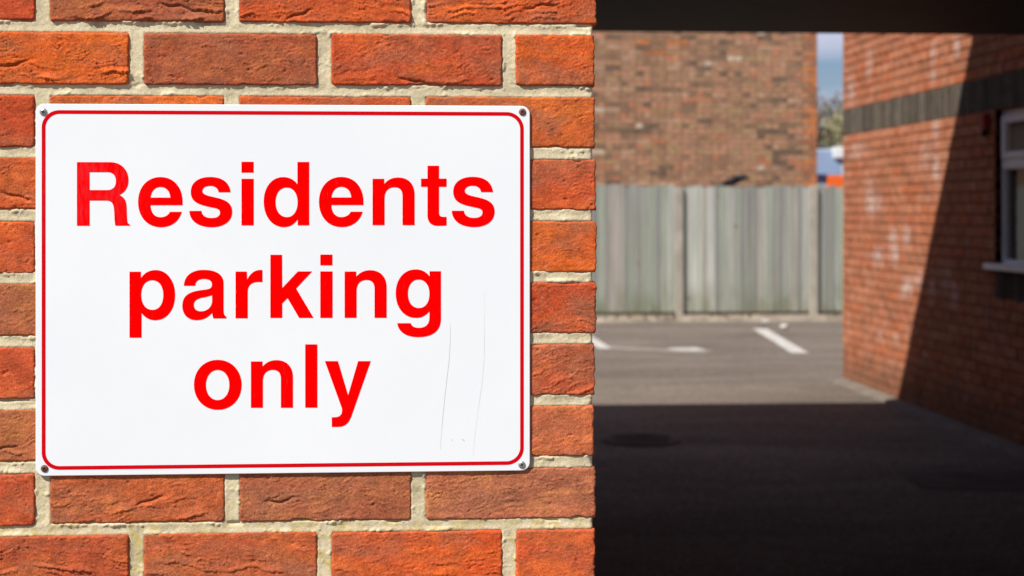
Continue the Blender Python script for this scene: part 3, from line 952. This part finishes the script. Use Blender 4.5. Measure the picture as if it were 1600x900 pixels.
def letter(ch, dx=0.0, dy=0.0):
    (ox, oy), s, paths = G[ch]
    cu = bpy.data.curves.new('glyph', 'CURVE')
    cu.dimensions = '2D'; cu.fill_mode = 'BOTH'
    for p in paths:
        pts = [(ox + x / s + dx, oy + y / s + dy) for x, y in trace(p)]
        sp = cu.splines.new('POLY')
        sp.points.add(len(pts) - 1)
        for q, (x, y) in zip(sp.points, pts):
            w = pz(x, y, 0.0003)
            q.co = (w.x, w.z, 0, 1)
        sp.use_cyclic_u = True
    ob = bpy.data.objects.new('glyph', cu)
    COL.objects.link(ob)
    dg = bpy.context.evaluated_depsgraph_get(); dg.update()
    tmp = bpy.data.meshes.new_from_object(ob.evaluated_get(dg))
    vs_ = [(v.co.x, SF - 0.0003, v.co.y) for v in tmp.vertices]
    fs_ = [tuple(p.vertices) for p in tmp.polygons]
    bpy.data.objects.remove(ob); bpy.data.meshes.remove(tmp)
    me = bpy.data.meshes.new('letter')
    me.from_pydata(vs_, [], fs_); me.update()
    link('letter', me, M['sign_red'], sign)
for ch, dx, dy in [('R', 0, 0), ('e', 0, 0), ('s', 0, 0), ('i', 0, 0), ('d', 0, 0), ('e', 282.6, -.2), ('n', 0, 0), ('t', 0, 0), ('s', 410.1, -.2),
                   ('p', 0, 0), ('a', 0, 0), ('r', 0, 0), ('k', 0, 0), ('j', 0, 0), ('n', -43.7, 144.9), ('g', 0, 0),
                   ('o', 0, 0), ('n', -190.1, 285.4), ('l', 0, 0), ('y', 0, 0)]:
    letter(ch, dx, dy)

# scratches on the white face
def scratch(pts, w, mat):
    mb = MB(); n = len(pts)
    for i, (x, y) in enumerate(pts):
        ww = w * (0.25 + 0.75 * math.sin(PI * (i + 0.3) / (n - 0.4)))
        p = pz(x, y); mb.v += [(p.x - ww / 2, SF - .00015, p.z), (p.x + ww / 2, SF - .00015, p.z)]
    mb.f += [(2 * i, 2 * i + 1, 2 * i + 3, 2 * i + 2) for i in range(n - 1)]
    mb.build('scratch', mat, sign)
scratch([(704, 507), (703.5, 530), (702, 560), (698.5, 590), (695, 620), (692, 650), (689.5, 680), (688, 702)], 0.00055, M['scratch'])
scratch([(757, 455), (757, 500), (756.5, 560), (753, 600), (747, 640), (742, 680), (739, 712)], 0.0004, M['scratch_pale'])
scratch([(705, 686), (706, 687), (707, 689)], 0.0012, M['scratch'])
scratch([(722, 685.5), (724, 687.5), (726, 689.5)], 0.0016, M['scratch'])

# screws
def screw(px, py, mat, rot):
    c = pz(px, py)
    mb = MB()
    n, rings, rad = 36, 9, 0.0043
    mb.v.append((c.x, SF - 0.0004, c.z))
    for r_i in range(1, rings + 1):
        r = rad * r_i / rings
        for k in range(n):
            t = 2 * PI * k / n
            x, z = r * math.cos(t), r * math.sin(t)
            xr, zr = x * math.cos(rot) - z * math.sin(rot), x * math.sin(rot) + z * math.cos(rot)
            hgt = 0.0021 * math.sqrt(max(0, 1 - (r / (rad * 1.04)) ** 2)) + 0.0001
            if (abs(xr) < 0.00062 and abs(zr) < 0.0023) or (abs(zr) < 0.00062 and abs(xr) < 0.0023):
                hgt = 0.0004
            mb.v.append((c.x + x, SF - hgt, c.z + z))
    for k in range(n):
        mb.f.append((0, 1 + k, 1 + (k + 1) % n))
    for r_i in range(rings - 1):
        for k in range(n):
            a, b = 1 + r_i * n, 1 + (r_i + 1) * n
            mb.f.append((a + k, b + k, b + (k + 1) % n, a + (k + 1) % n))
    o = mb.build('screw', mat, sign)
    # dark cross recess
    cr = MB()
    for q in range(2):
        ca, sa = math.cos(-rot + q * PI / 2), math.sin(-rot + q * PI / 2)
        pts = [(-.0021, -.0005), (.0021, -.0005), (.0021, .0005), (-.0021, .0005)]
        cr.add([(c.x + x * ca - z * sa, SF - 0.00065 - 0.00005 * q, c.z + x * sa + z * ca) for x, z in pts], [(0, 1, 2, 3)])
    cr.build('recess', M['recess'], o)
    return o
o = screw(68, 175, M['zinc'], 0.3); o['label'] = 'shiny zinc screw'
o = screw(816.3, 175, M['rust'], 0.7); o['label'] = 'rusty brown screw'
o = screw(69.6, 732, M['rust'], 0.2); o['label'] = 'rusty brown screw'
o = screw(815.4, 726, M['zinc'], 0.9); o['label'] = 'shiny zinc screw'

# ------------------------------------------------------------------ the right-hand brick wing
wing = thing('brick_house', 'shaded red brick house wing with dark soldier band and white window on the right', 'house', (WX, WY1, 0))
BT, BB = 2.339, 2.123                              # soldier band
wy1 = on_x(1553.5, 330, WX).y                      # far jamb of the window
wy0 = wy1 - 1.18
wz1, wz0 = BB - 0.004, 1.10
M['wing_mortar'] = mat_simple('dark_red_mortar', (0.27, 0.10, 0.048), 0.95, 0.1, 0.25, 3)
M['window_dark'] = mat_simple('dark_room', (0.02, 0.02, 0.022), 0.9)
TOPW = 5.4
wc = MB()
x0 = WX + 0.007
# core with a real window opening
wc.box((x0, 2.0, 0), (9.0, wy0, TOPW)); wc.box((x0, wy1, 0), (9.0, WY1 - 0.012, TOPW))
wc.box((x0, wy0, 0), (9.0, wy1, wz0)); wc.box((x0, wy0, wz1), (9.0, wy1, TOPW)); wc.box((x0 + 0.6, wy0, wz0), (9.0, wy1, wz1))
wwall = wc.build('wall', M['wing_mortar'], wing)
M['band_mortar'] = mat_simple('pale_band_mortar', (0.30, 0.25, 0.19), 0.95, 0.1, 0.25, 3)
MB().box((WX + 0.004, 2.0, BB), (WX + 0.02, WY1 - 0.004, BT)).build('band_mortar', M['band_mortar'], wwall)
WSTOPS = [(p, (c[0] * 1.10, c[1] * 1.05, c[2] * 0.98)) for p, c in [(0.0, (0.40, 0.152, 0.085)), (0.16, (0.36, 0.142, 0.080)), (0.32, (0.42, 0.170, 0.098)), (0.48, (0.39, 0.165, 0.095)), (0.64, (0.41, 0.140, 0.070)),
          (0.78, (0.34, 0.145, 0.088)), (0.90, (0.43, 0.185, 0.11))]]
WHITE = []
for px, py, ry, rz, s in [(1361, 318, .16, .10, .75), (1358, 300, .12, .16, .4), (1458, 85, .07, .10, .7), (1495, 72, .07, .10, .6), (1462, 195, .08, .22, .5), (1463, 262, .09, .12, .65),
                          (1395, 369, .12, .08, .7), (1416, 368, .10, .09, .7), (1397, 394, .14, .12, .7), (1372, 401, .18, .10, .55), (1418, 445, .14, .09, .7),
                          (1436, 438, .12, .08, .6), (1413, 452, .10, .08, .6), (1373, 318, .1, .1, .4), (1492, 460, .10, .10, .6), (1456, 450, .08, .08, .6),
                          (1358, 100, .1, .18, .45), (1330, 140, .15, .2, .35), (1445, 560, .06, .07, .5), (1400, 530, .10, .06, .4), (1375, 522, .10, .06, .35),
                          (1458, 120, .08, .1, .4), (1340, 235, .3, .1, .35), (1445, 245, .15, .15, .35), (1478, 440, .15, .12, .4), (1335, 230, .1, .06, .4)]:
    p = on_x(px, py, WX)
    WHITE.append(((WX, p.y, p.z), (ry * 1.25, rz * 1.1), s))
M['wing1'] = mat_far_brick('wing_brick', WSTOPS, False, WHITE)
M['wing2'] = mat_far_brick('wing_brick_rest', WSTOPS, True, WHITE)
SSTOPS = [(0.0, (0.085, 0.068, 0.052)), (0.2, (0.105, 0.086, 0.067)), (0.4, (0.078, 0.062, 0.050)), (0.6, (0.095, 0.075, 0.058)), (0.8, (0.118, 0.098, 0.078))]
M['soldier1'] = mat_far_brick('soldier_brick', SSTOPS, False)
M['soldier2'] = mat_far_brick('soldier_brick_rest', SSTOPS, True)

def to_px(p):
    xc = p[0] * CY - p[1] * SY; Z = p[0] * SY + p[1] * CY
    return 800 + xc / Z * FPX, HZ - (p[2] - CAMH) / Z * FPX, Z
def visible(p, m=0):
    x, y, Z = to_px(p)
    return 932 - m < x < 1600 + m and 47 - m < y < 900 + m

cells = []            # (kind, yc, zc, half y, half z)
zrow = BB - 0.006 - 0.0325
rows = []
while zrow > 0.03:
    rows.append(zrow); zrow -= 0.075
zrow = BT + 0.006 + 0.0325
up_rows = []
while zrow < TOPW - 0.05:
    up_rows.append(zrow); zrow += 0.075
for r_i, z in enumerate(rows + up_rows):
    y = WY1 - (0.1025 if r_i % 2 else 0.215)
    first = True
    y1 = WY1
    while y1 > 2.1:
        L = 0.1025 if (first and r_i % 2) else 0.215
        y0 = y1 - L
        first = False
        a, b = max(y0, 2.0), y1
        # cut at the window
        if z - 0.0325 < wz1 and z + 0.0325 > wz0 - 0.002:
            if a < wy1 and b > wy1: a = wy1
            elif b > wy0 and a < wy0: b = wy0
            elif a >= wy0 and b <= wy1: a = b
        if z < wz0 and z > 0.90 and a < wy1 - 0.02 and b > wy0 + 0.02:     # dark sill bricks below
            if b > wy1 + 0.03: a = wy1 + 0.008
            elif a < wy0 - 0.03: b = wy0 - 0.008
            else: a = b
        if b - a > 0.02:
            cells.append(('brick', (a + b) / 2, z, (b - a) / 2, 0.0325))
        y1 = y0 - 0.010
y1 = WY1
while y1 > 2.1:
    cells.append(('soldier', y1 - 0.0325, (BT + BB) / 2, 0.0325, (BT - BB) / 2)); y1 -= 0.075
y1 = wy1 - 0.004
while y1 > wy0 + 0.03:
    cells.append(('sill', y1 - 0.0325, 0.995, 0.0325, 0.088)); y1 -= 0.075
def proj_area(c):
    px = [to_px((WX, c[1] + s * c[3], c[2] + t * c[4])) for s in (-1, 1) for t in (-1, 1)]
    return (max(p[0] for p in px) - min(p[0] for p in px)) * (max(p[1] for p in px) - min(p[1] for p in px))
cand = sorted([c for c in cells if c[0] == 'brick' and visible((WX, c[1], c[2]))], key=proj_area, reverse=True)
own = set(id(c) for c in cand[:300])
cache = {}
rest, srest = MB(), MB()
for c in cells:
    kind, yc, zc, hy, hz = c
    jx = rng.uniform(-0.0025, 0.0025)
    if kind == 'brick' and id(c) in own or (kind != 'brick' and visible((WX, yc, zc), 10)):
        key = (kind, round(hy, 3), hz)
        if key not in cache:
            b = MB(); cham_box(b, (0, 0, 0), -AY, -AX, AZ, hy, hz, 0.05, 0.004)
            me = b.mesh('brick'); me.materials.append(M['wing1'] if kind == 'brick' else M['soldier1'])
            cache[key] = me
        link({'brick': 'brick', 'soldier': 'soldier_brick', 'sill': 'sill_brick'}[kind], cache[key], None, wwall, (WX + jx, yc, zc))
    else:
        cham_box(rest if kind == 'brick' else srest, (WX + jx, yc, zc), -AY, -AX, AZ, hy, hz, 0.05, 0.004)
o = rest.build('brick_rest', M['wing2'], wwall); o['kind'] = 'stuff'
o = srest.build('soldier_brick_rest', M['soldier2'], wwall); o['kind'] = 'stuff'
MB().box((WX - .1, 2.2, TOPW), (9.2, WY1 + .2, TOPW + .15)).build('roof', M['roof'], wing)

# window: white frame, fixed light below, opening fanlight above
win = MB()
fx0, fx1 = WX + 0.045, WX + 0.105
ft = 0.062
win.box((fx0, wy0 + .002, wz0), (fx1, wy0 + ft, wz1 - .002)); win.box((fx0, wy1 - ft, wz0), (fx1, wy1 - .002, wz1 - .002))
win.box((fx0, wy0 + ft, wz0), (fx1, wy1 - ft, wz0 + .065)); win.box((fx0, wy0 + ft, wz1 - .065), (fx1, wy1 - ft, wz1 - .002))
window = win.build('window', M['upvc'], wing, bevel=0.006)
MB().box((fx0 - .012, wy0 + ft - .02, 1.735), (fx1 - .002, wy1 - ft + .02, 1.80)).build('transom', M['upvc'], window, bevel=0.008)
sa = MB()
q = 0.045
sa.box((fx0 - .018, wy0 + ft - .02, 1.801), (fx1 - .01, wy0 + ft + q, wz1 - .045)); sa.box((fx0 - .018, wy1 - ft - q, 1.801), (fx1 - .01, wy1 - ft + .02, wz1 - .045))
sa.box((fx0 - .018, wy0 + ft + q, 1.801), (fx1 - .01, wy1 - ft - q, 1.801 + q)); sa.box((fx0 - .018, wy0 + ft + q, wz1 - .045 - q), (fx1 - .01, wy1 - ft - q, wz1 - .045))
sa.build('sash', M['upvc'], window, bevel=0.006)
MB().box((fx0 + .03, wy0 + ft, wz0 + .06), (fx0 + .036, wy1 - ft, 1.74)).build('pane', M['glass'], window)
MB().box((fx0 + .02, wy0 + ft + q, 1.84), (fx0 + .026, wy1 - ft - q, wz1 - .08)).build('pane', M['window_backing'], window)
MB().box((WX + .3, wy0, wz0), (WX + .31, wy1, wz1)).build('window_backing', M['window_dark'], window)  # dark sheet standing in for the unlit room behind the panes
pl = on_x(1546, 415, WX).y
MB().box((WX - 0.045, wy0 - 0.05, wz0 - 0.004), (fx1, wy1 + 0.085, wz0 + 0.036)).build('sill', M['upvc'], wing, bevel=0.008)

# small red box beside the window
p = on_x(1545, 193, WX)
rb = thing('alarm_box', 'small dark red box on the shaded brick wall beside the white window', 'alarm box', (WX, p.y, p.z - .06))
MB().box((WX - .05, p.y - .035, p.z - .045), (WX - .004, p.y + .035, p.z + .065)).build('case', M['red_box'], rb, bevel=0.008)
MB().tube([(WX - .027, p.y, p.z - .045), (WX - .027, p.y, p.z - .085)], [0.022, 0.018], 12).build('sounder', M['black'], rb)

# ------------------------------------------------------------------ fence at the back of the yard
fence = thing('board_fence', 'weathered grey-green timber fence of upright boards with concrete posts', 'fence', (0, FY, 0))
p1, p2 = on_y(1060, 400, FY).x, on_y(1270, 400, FY).x
PS = p2 - p1
FT = on_y(1160, 290, FY).z
posts = [p1 + PS * i for i in range(-4, 5)]
for x in posts:
    MB().box((x - .052, FY - .085, -.2), (x + .052, FY + .03, FT - 0.02 + rng.uniform(-.02, .02))).build('post', M['concrete'], fence, bevel=0.01)
BW = 0.088
for i in range(len(posts) - 1):
    a, b = posts[i] + 0.056, posts[i + 1] - 0.056
    nb = round((b - a) / BW)
    w = (b - a) / nb
    MB().box((a, FY - .004, .03), (b, FY + .03, .105)).build('gravel_board', M['iron'], fence)
    for z in (0.35, 0.95, 1.5):
        MB().box((a, FY + .022, z - .04), (b, FY + .06, z + .04)).build('rail', M['board'], fence)
    dz = rng.uniform(-.02, .02)
    for j in range(nb):
        x = a + w * (j + .5)
        h = FT + dz + rng.uniform(-.022, .022)
        b_ = MB()
        t0 = 0.036; t1 = 0.006                      # feather-edged board
        xa, xb = x - w / 2 + .002, x + w / 2 + .004
        yy = FY + rng.uniform(-.004, .004)
        b_.add([(xa, yy - t0, .09), (xb, yy - t1, .09), (xb, yy + .012, .09), (xa, yy + .012, .09),
                (xa, yy - t0, h), (xb, yy - t1, h), (xb, yy + .012, h), (xa, yy + .012, h)],
               [(3, 2, 1, 0), (4, 5, 6, 7), (0, 1, 5, 4), (1, 2, 6, 5), (2, 3, 7, 6), (3, 0, 4, 7)])
        b_.build('board', M['board'], fence)

wd = MB(); rs = np.random.RandomState(21)
for i in range(260):
    x = rs.uniform(-7, 12); y = FY - rs.uniform(0.04, 0.30) if rs.rand() < .75 else FY - 0.55 + rs.uniform(-.08, .08)
    if pn(x * 1.1, 2.2) < -0.05: continue
    for q in range(7):
        a = rs.uniform(0, 2 * PI); hh_ = rs.uniform(.03, .11); r = rs.uniform(.01, .06)
        c, sn = math.cos(a), math.sin(a)
        wd.add([(x - sn * .008, y + c * .008, .03), (x + sn * .008, y - c * .008, .03), (x + c * r, y + sn * r, .03 + hh_)], [(0, 1, 2)])
o = wd.build('weeds', M['weed']); tag(o, 'low dry weeds growing along the foot of the fence', 'weeds', kind='stuff')
# scraps of white litter near the fence foot
def litter(px, py, label):
    p = on_ground(px, py)
    bm = bmesh.new()
    bmesh.ops.create_icosphere(bm, subdivisions=2, radius=0.055)
    for v in bm.verts:
        v.co *= 0.75 + 0.4 * rng.random(); v.co.z *= 0.55
    me = bpy.data.meshes.new('litter'); bm.to_mesh(me); bm.free()
    o = link('litter', me, M['litter'], None, (p.x, p.y, 0.03))
    tag(o, label, 'litter')
litter(1196, 506, 'crumpled white scrap on the asphalt close to the fence, just behind the white bay line end')
litter(1226, 514, 'crumpled white scrap on the asphalt, to the right of the white bay line end')

# ------------------------------------------------------------------ brown brick house behind the fence
GY = 22.3
GX = on_y(1277, 200, GY).x
house = thing('brick_house', 'weathered brown brick house gable standing behind the grey board fence', 'house', (GX, GY, 0))
M['gable_mortar'] = mat_simple('brown_mortar', (0.25, 0.175, 0.115), 0.95, 0.1, 0.2, 1.5)
GTOP = 5.0
MB().box((-8, GY + .01, 0), (GX - .008, GY + 4.8, GTOP)).build('gable_wall', M['gable_mortar'], house)
gw = house.children[0]
GST = [(p, tuple(v * 1.17 for v in c)) for p, c in [(0.0, (0.32, 0.185, 0.118)), (0.12, (0.27, 0.155, 0.10)), (0.26, (0.36, 0.20, 0.122)), (0.40, (0.30, 0.178, 0.105)), (0.52, (0.22, 0.135, 0.088)),
       (0.62, (0.38, 0.20, 0.125)), (0.72, (0.40, 0.175, 0.10)), (0.80, (0.155, 0.105, 0.075)), (0.86, (0.38, 0.235, 0.155)), (0.92, (0.34, 0.215, 0.12)), (0.988, (0.46, 0.36, 0.27))]]
M['gable1'] = mat_far_brick('gable_brick', GST, False)
M['gable2'] = mat_far_brick('gable_brick_rest', GST, True)
M['quoin'] = mat_far_brick('orange_quoin_brick', [(0.0, (0.50, 0.19, 0.08)), (0.3, (0.38, 0.155, 0.08)), (0.45, (0.32, 0.16, 0.095)), (0.72, (0.35, 0.14, 0.075)), (0.88, (0.54, 0.20, 0.08))], False)
gc = []
z = 0.04; r_i = 0
GP = 0.0765
while z < GTOP - 0.04:
    x1 = GX; st = r_i % 2 == 0; first = True; sh = 0
    while x1 > -7.9:
        L = 0.215 if st else 0.1025                  # alternate long and short bricks
        if first and not st: L = 0.1025
        gc.append((x1 - L / 2, z, L / 2, first))
        x1 -= L + 0.010; first = False; sh += 1
    z += GP; r_i += 1
vis = [c for c in gc if 925 < to_px((c[0], GY, c[1]))[0] < 1290 and 45 < to_px((c[0], GY, c[1]))[1] < 292]
vis.sort(key=lambda c: -c[2] + (-1 if c[3] else 0))
ownset = set(id(c) for c in vis[:300])
oranges = [on_y(px, py, GY) for px, py in ((1004, 66), (1046, 64), (1060, 66), (1024, 84))]
cache = {}
rest = MB()
for c in gc:
    x, z, hx, first = c
    jy = rng.uniform(-0.004, 0.004)
    near_o = any(abs(x - p.x) < 0.12 and abs(z - p.z) < 0.04 for p in oranges)
    quo = (first or near_o) and to_px((x, GY, z))[1] < 292
    if id(c) in ownset or (quo and visible((x, GY, z), 20)):
        key = (round(hx, 3), quo)
        if key not in cache:
            b = MB(); cham_box(b, (0, 0, 0), AX, -AY, AZ, hx, 0.0325, 0.03, 0.004)
            me = b.mesh('brick'); me.materials.append(M['quoin'] if quo else M['gable1']); cache[key] = me
        link('brick', cache[key], None, gw, (x, GY + jy, z))
    else:
        cham_box(rest, (x, GY + jy, z), AX, -AY, AZ, hx, 0.0325, 0.03, 0.004)
o = rest.build('brick_rest', M['gable2'], gw); o['kind'] = 'stuff'
rr = MB()
xm = (-8 + GX) / 2
rr.add([(-8.3, GY - .2, GTOP), (GX + .3, GY - .2, GTOP), (xm, GY - .2, GTOP + 3.2), (-8.3, GY + 5.0, GTOP), (GX + .3, GY + 5.0, GTOP), (xm, GY + 5.0, GTOP + 3.2)],
       [(0, 1, 2), (5, 4, 3), (1, 4, 5, 2), (3, 0, 2, 5), (0, 3, 4, 1)])
rr.build('roof', M['roof'], house)

# black bird on the fence top
bp = on_y(1146, 289, FY - 0.01)
bird = thing('bird', 'black bird perched on top of the fence in front of the brown gable', 'bird', (bp.x, FY, FT))
path = [(-.22, 0, .020), (-.16, 0, .030), (-.09, 0, .050), (-.02, 0, .078), (.05, 0, .105), (.10, 0, .125), (.135, 0, .138), (.16, 0, .14), (.185, 0, .135), (.21, 0, .128)]
rad = [.010, .020, .034, .055, .062, .048, .040, .036, .022, .004]
b = MB(); b.tube([(bp.x + x, FY + y, FT - 0.02 + z) for x, y, z in path], rad, 12)
me = b.mesh('body', True)
link('body', me, M['feather'], bird)
for s in (-1, 1):
    MB().tube([(bp.x + .01, FY + s * .02, FT + .05), (bp.x + .015, FY + s * .02, FT)], [.006, .005], 6).build('leg', M['black'], bird)
    w = MB(); w.tube([(bp.x - .14, FY + s * .03, FT + .045), (bp.x - .04, FY + s * .055, FT + .08), (bp.x + .06, FY + s * .055, FT + .115)], [.006, .025, .02], 8)
    w.build('wing', M['feather'], bird, True)

# ------------------------------------------------------------------ glimpse beyond the fence end: lorry, hedge, trees
LZ = 31.0
c0 = P(1322, 400, LZ)
lx1 = c0.x; lx0 = lx1 - 2.15; ly = c0.y
lor = thing('lorry', 'blue-grey lorry cab with bright orange front panel showing above the far end of the fence', 'lorry', ((lx0 + lx1) / 2, ly, 0))
zt, zw = P(1300, 231, LZ).z, P(1300, 276, LZ).z
cab = MB()
prof = [(0.0, 0.55), (-0.02, zw), (0.22, zt - .03), (0.5, zt), (1.7, zt), (1.7, 0.55)]
n = len(prof)
cab.add([(lx0, ly + y, z) for y, z in prof] + [(lx1, ly + y, z) for y, z in prof],
        [tuple(range(n))] + [tuple(range(n, 2 * n))[::-1]] + [(i, n + i, n + (i + 1) % n, (i + 1) % n) for i in range(n)])
cab.build('cab', M['truck_grey'], lor, bevel=0.03)
MB().box((P(1291, 400, LZ).x, ly - .075, 1.55), (lx1 + .02, ly + .0, zw + 0.02)).build('front_panel', M['orange'], lor, bevel=0.03)
def slope_quad(xa, xb, za, zb, off):
    f = lambda z: ly - 0.02 + 0.24 * (z - zw) / (zt - .03 - zw) - off
    return MB().add([(xa, f(za), za), (xb, f(za), za), (xb, f(zb), zb), (xa, f(zb), zb), (xa, f(za) + .02, za), (xb, f(za) + .02, za), (xb, f(zb) + .02, zb), (xa, f(zb) + .02, zb)],
                    [(0, 1, 2, 3), (7, 6, 5, 4), (1, 5, 6, 2), (4, 0, 3, 7), (3, 2, 6, 7), (4, 5, 1, 0)])
slope_quad(lx0 + .08, lx1 - .13, zw + .03, zt - .06, .045).build('windscreen', M['windscreen'], lor)
MB().box((lx1 - .24, ly + .0, zt - .22), (lx1 + .01, ly + .3, zt + .02)).build('marker_panel', M['truck_white'], lor, bevel=0.04)
MB().box((lx0 + .05, ly - .07, zw - .06), (lx1 - .42, ly - .03, zw + .05)).build('wiper_cowl', M['truck_navy'], lor, bevel=0.01)
MB().box((lx0 + .1, ly - .06, 1.0), (lx1 - .1, ly - .025, 1.5)).build('grille', M['black'], lor)
MB().box((lx0 - .03, ly - .12, .42), (lx1 + .03, ly + .25, .72)).build('bumper', M['truck_navy'], lor, bevel=0.03)
for s in (lx0 + .25, lx1 - .25):
    MB().box((s - .16, ly - .075, .78), (s + .16, ly - .02, .96)).build('headlight', M['lamp'], lor, bevel=0.02)
MB().box((lx0 - .05, ly + 1.85, .75), (lx1 + .05, ly + 6.5, 2.55)).build('load_box', M['truck_white'], lor, bevel=0.03)
for (yy) in (ly + .75, ly + 5.2):
    for s in (lx0 + .14, lx1 - .14):
        t_ = MB().tube([(s - .13, yy, .46), (s + .13, yy, .46)], [.46, .46], 24).build('wheel', M['tyre'], lor, bevel=0.0)
        MB().tube([(s - .14, yy, .46), (s + .14, yy, .46)], [.25, .25], 20).build('rim', M['truck_white'], t_)

def leaf_cloud(mb, centre, rad, count, size, rs, shell=0.35):
    for _ in range(count):
        while True:
            d = rs.uniform(-1, 1, 3)
            if shell < np.linalg.norm(d) <= 1: break
        p = np.array(centre) + d * np.array(rad)
        a = rs.normal(size=3); a /= np.linalg.norm(a)
        b = np.cross(a, rs.normal(size=3)); b /= np.linalg.norm(b)
        s = size * rs.uniform(.6, 1.4)
        mb.add([p - a * s, p + b * s * .5, p + a * s, p - b * s * .5], [(0, 1, 2, 3)])

def tree(name, px, Z, height, spread, mat, label, seed, leaf, count, twig=True):
    base = P(px, 400, Z); base.z = 0
    rs = np.random.RandomState(seed)
    t = thing(name, label, 'tree', (base.x, base.y, 0), 'trees beyond the gap')
    tr = MB()
    r0 = height * 0.026
    pts = [base + Vector((0.1 * math.sin(i * 1.3 + seed), 0.1 * math.cos(i), height * 0.62 * i / 6)) for i in range(7)]
    tr.tube(pts, [r0 * (1 - 0.1 * i) for i in range(7)], 9)
    tips = []
    for i in range(22):
        a = rs.uniform(0, 2 * PI); s = pts[rs.randint(2, 7)]
        e = base + Vector((math.cos(a) * spread * rs.uniform(.45, 1), math.sin(a) * spread * rs.uniform(.45, 1), height * rs.uniform(.45, .98)))
        mid = s.lerp(e, .5) + Vector((0, 0, .25))
        tr.tube([s, mid, e], [r0 * .42, r0 * .24, r0 * .08], 6)
        tips.append((mid, e))
    tr.build('trunk', M['bark'], t)
    cr = MB()
    for (mid, e) in tips:
        for _ in range(26 if twig else 8):
            s = mid.lerp(e, rs.uniform(.2, 1)); d = Vector(rs.normal(size=3)); d.z = abs(d.z) * .8
            e2 = s + d.normalized() * rs.uniform(.5, 1.25)
            cr.tube([s, s.lerp(e2, .5) + Vector(rs.normal(size=3)) * .08, e2], [.022, .016, .007], 3, False)
            if leaf:
                leaf_cloud(cr, s.lerp(e2, .7), (.34, .34, .3), count, .07, rs, 0.0)
    cr.build('crown', mat, t)
tree('tree', 1268, 58, 5.9, 1.7, M['twig'], 'bare brown tree seen through the gap beside the brown gable', 3, True, 5)
tree('tree', 1319, 54, 5.4, 0.62, M['bloom'], 'tree with pale yellow catkins seen through the gap beside the right-hand house', 5, True, 9, False)
tree('tree', 1297, 66, 6.0, 2.6, M['twig'], 'broad bare brown tree farthest back in the gap between the two houses', 8, True, 6)
hb = P(1297, 400, 46)
hed = thing('hedge', 'dark green clipped hedge behind the lorry in the gap between the houses', 'hedge', (hb.x, hb.y, 0))
hm = MB(); rs = np.random.RandomState(4)
hh = P(1297, 214, 46).z
for i in range(9):
    leaf_cloud(hm, (hb.x - 4 + i, hb.y, hh * .5), (.8, .7, hh * .5 + .12 * math.sin(i * 2.1)), 420, .11, rs, 0.55)
hm.build('foliage', M['hedge'], hed)
st_ = MB()
for i in range(9):
    st_.tube([(hb.x - 4 + i, hb.y, 0), (hb.x - 4 + i + .1, hb.y, hh * .8)], [.05, .02], 6)
st_.build('stems', M['bark'], hed)

# keep renders light
try:
    scene.cycles.max_bounces = 6
    scene.cycles.diffuse_bounces = 3
except Exception:
    pass
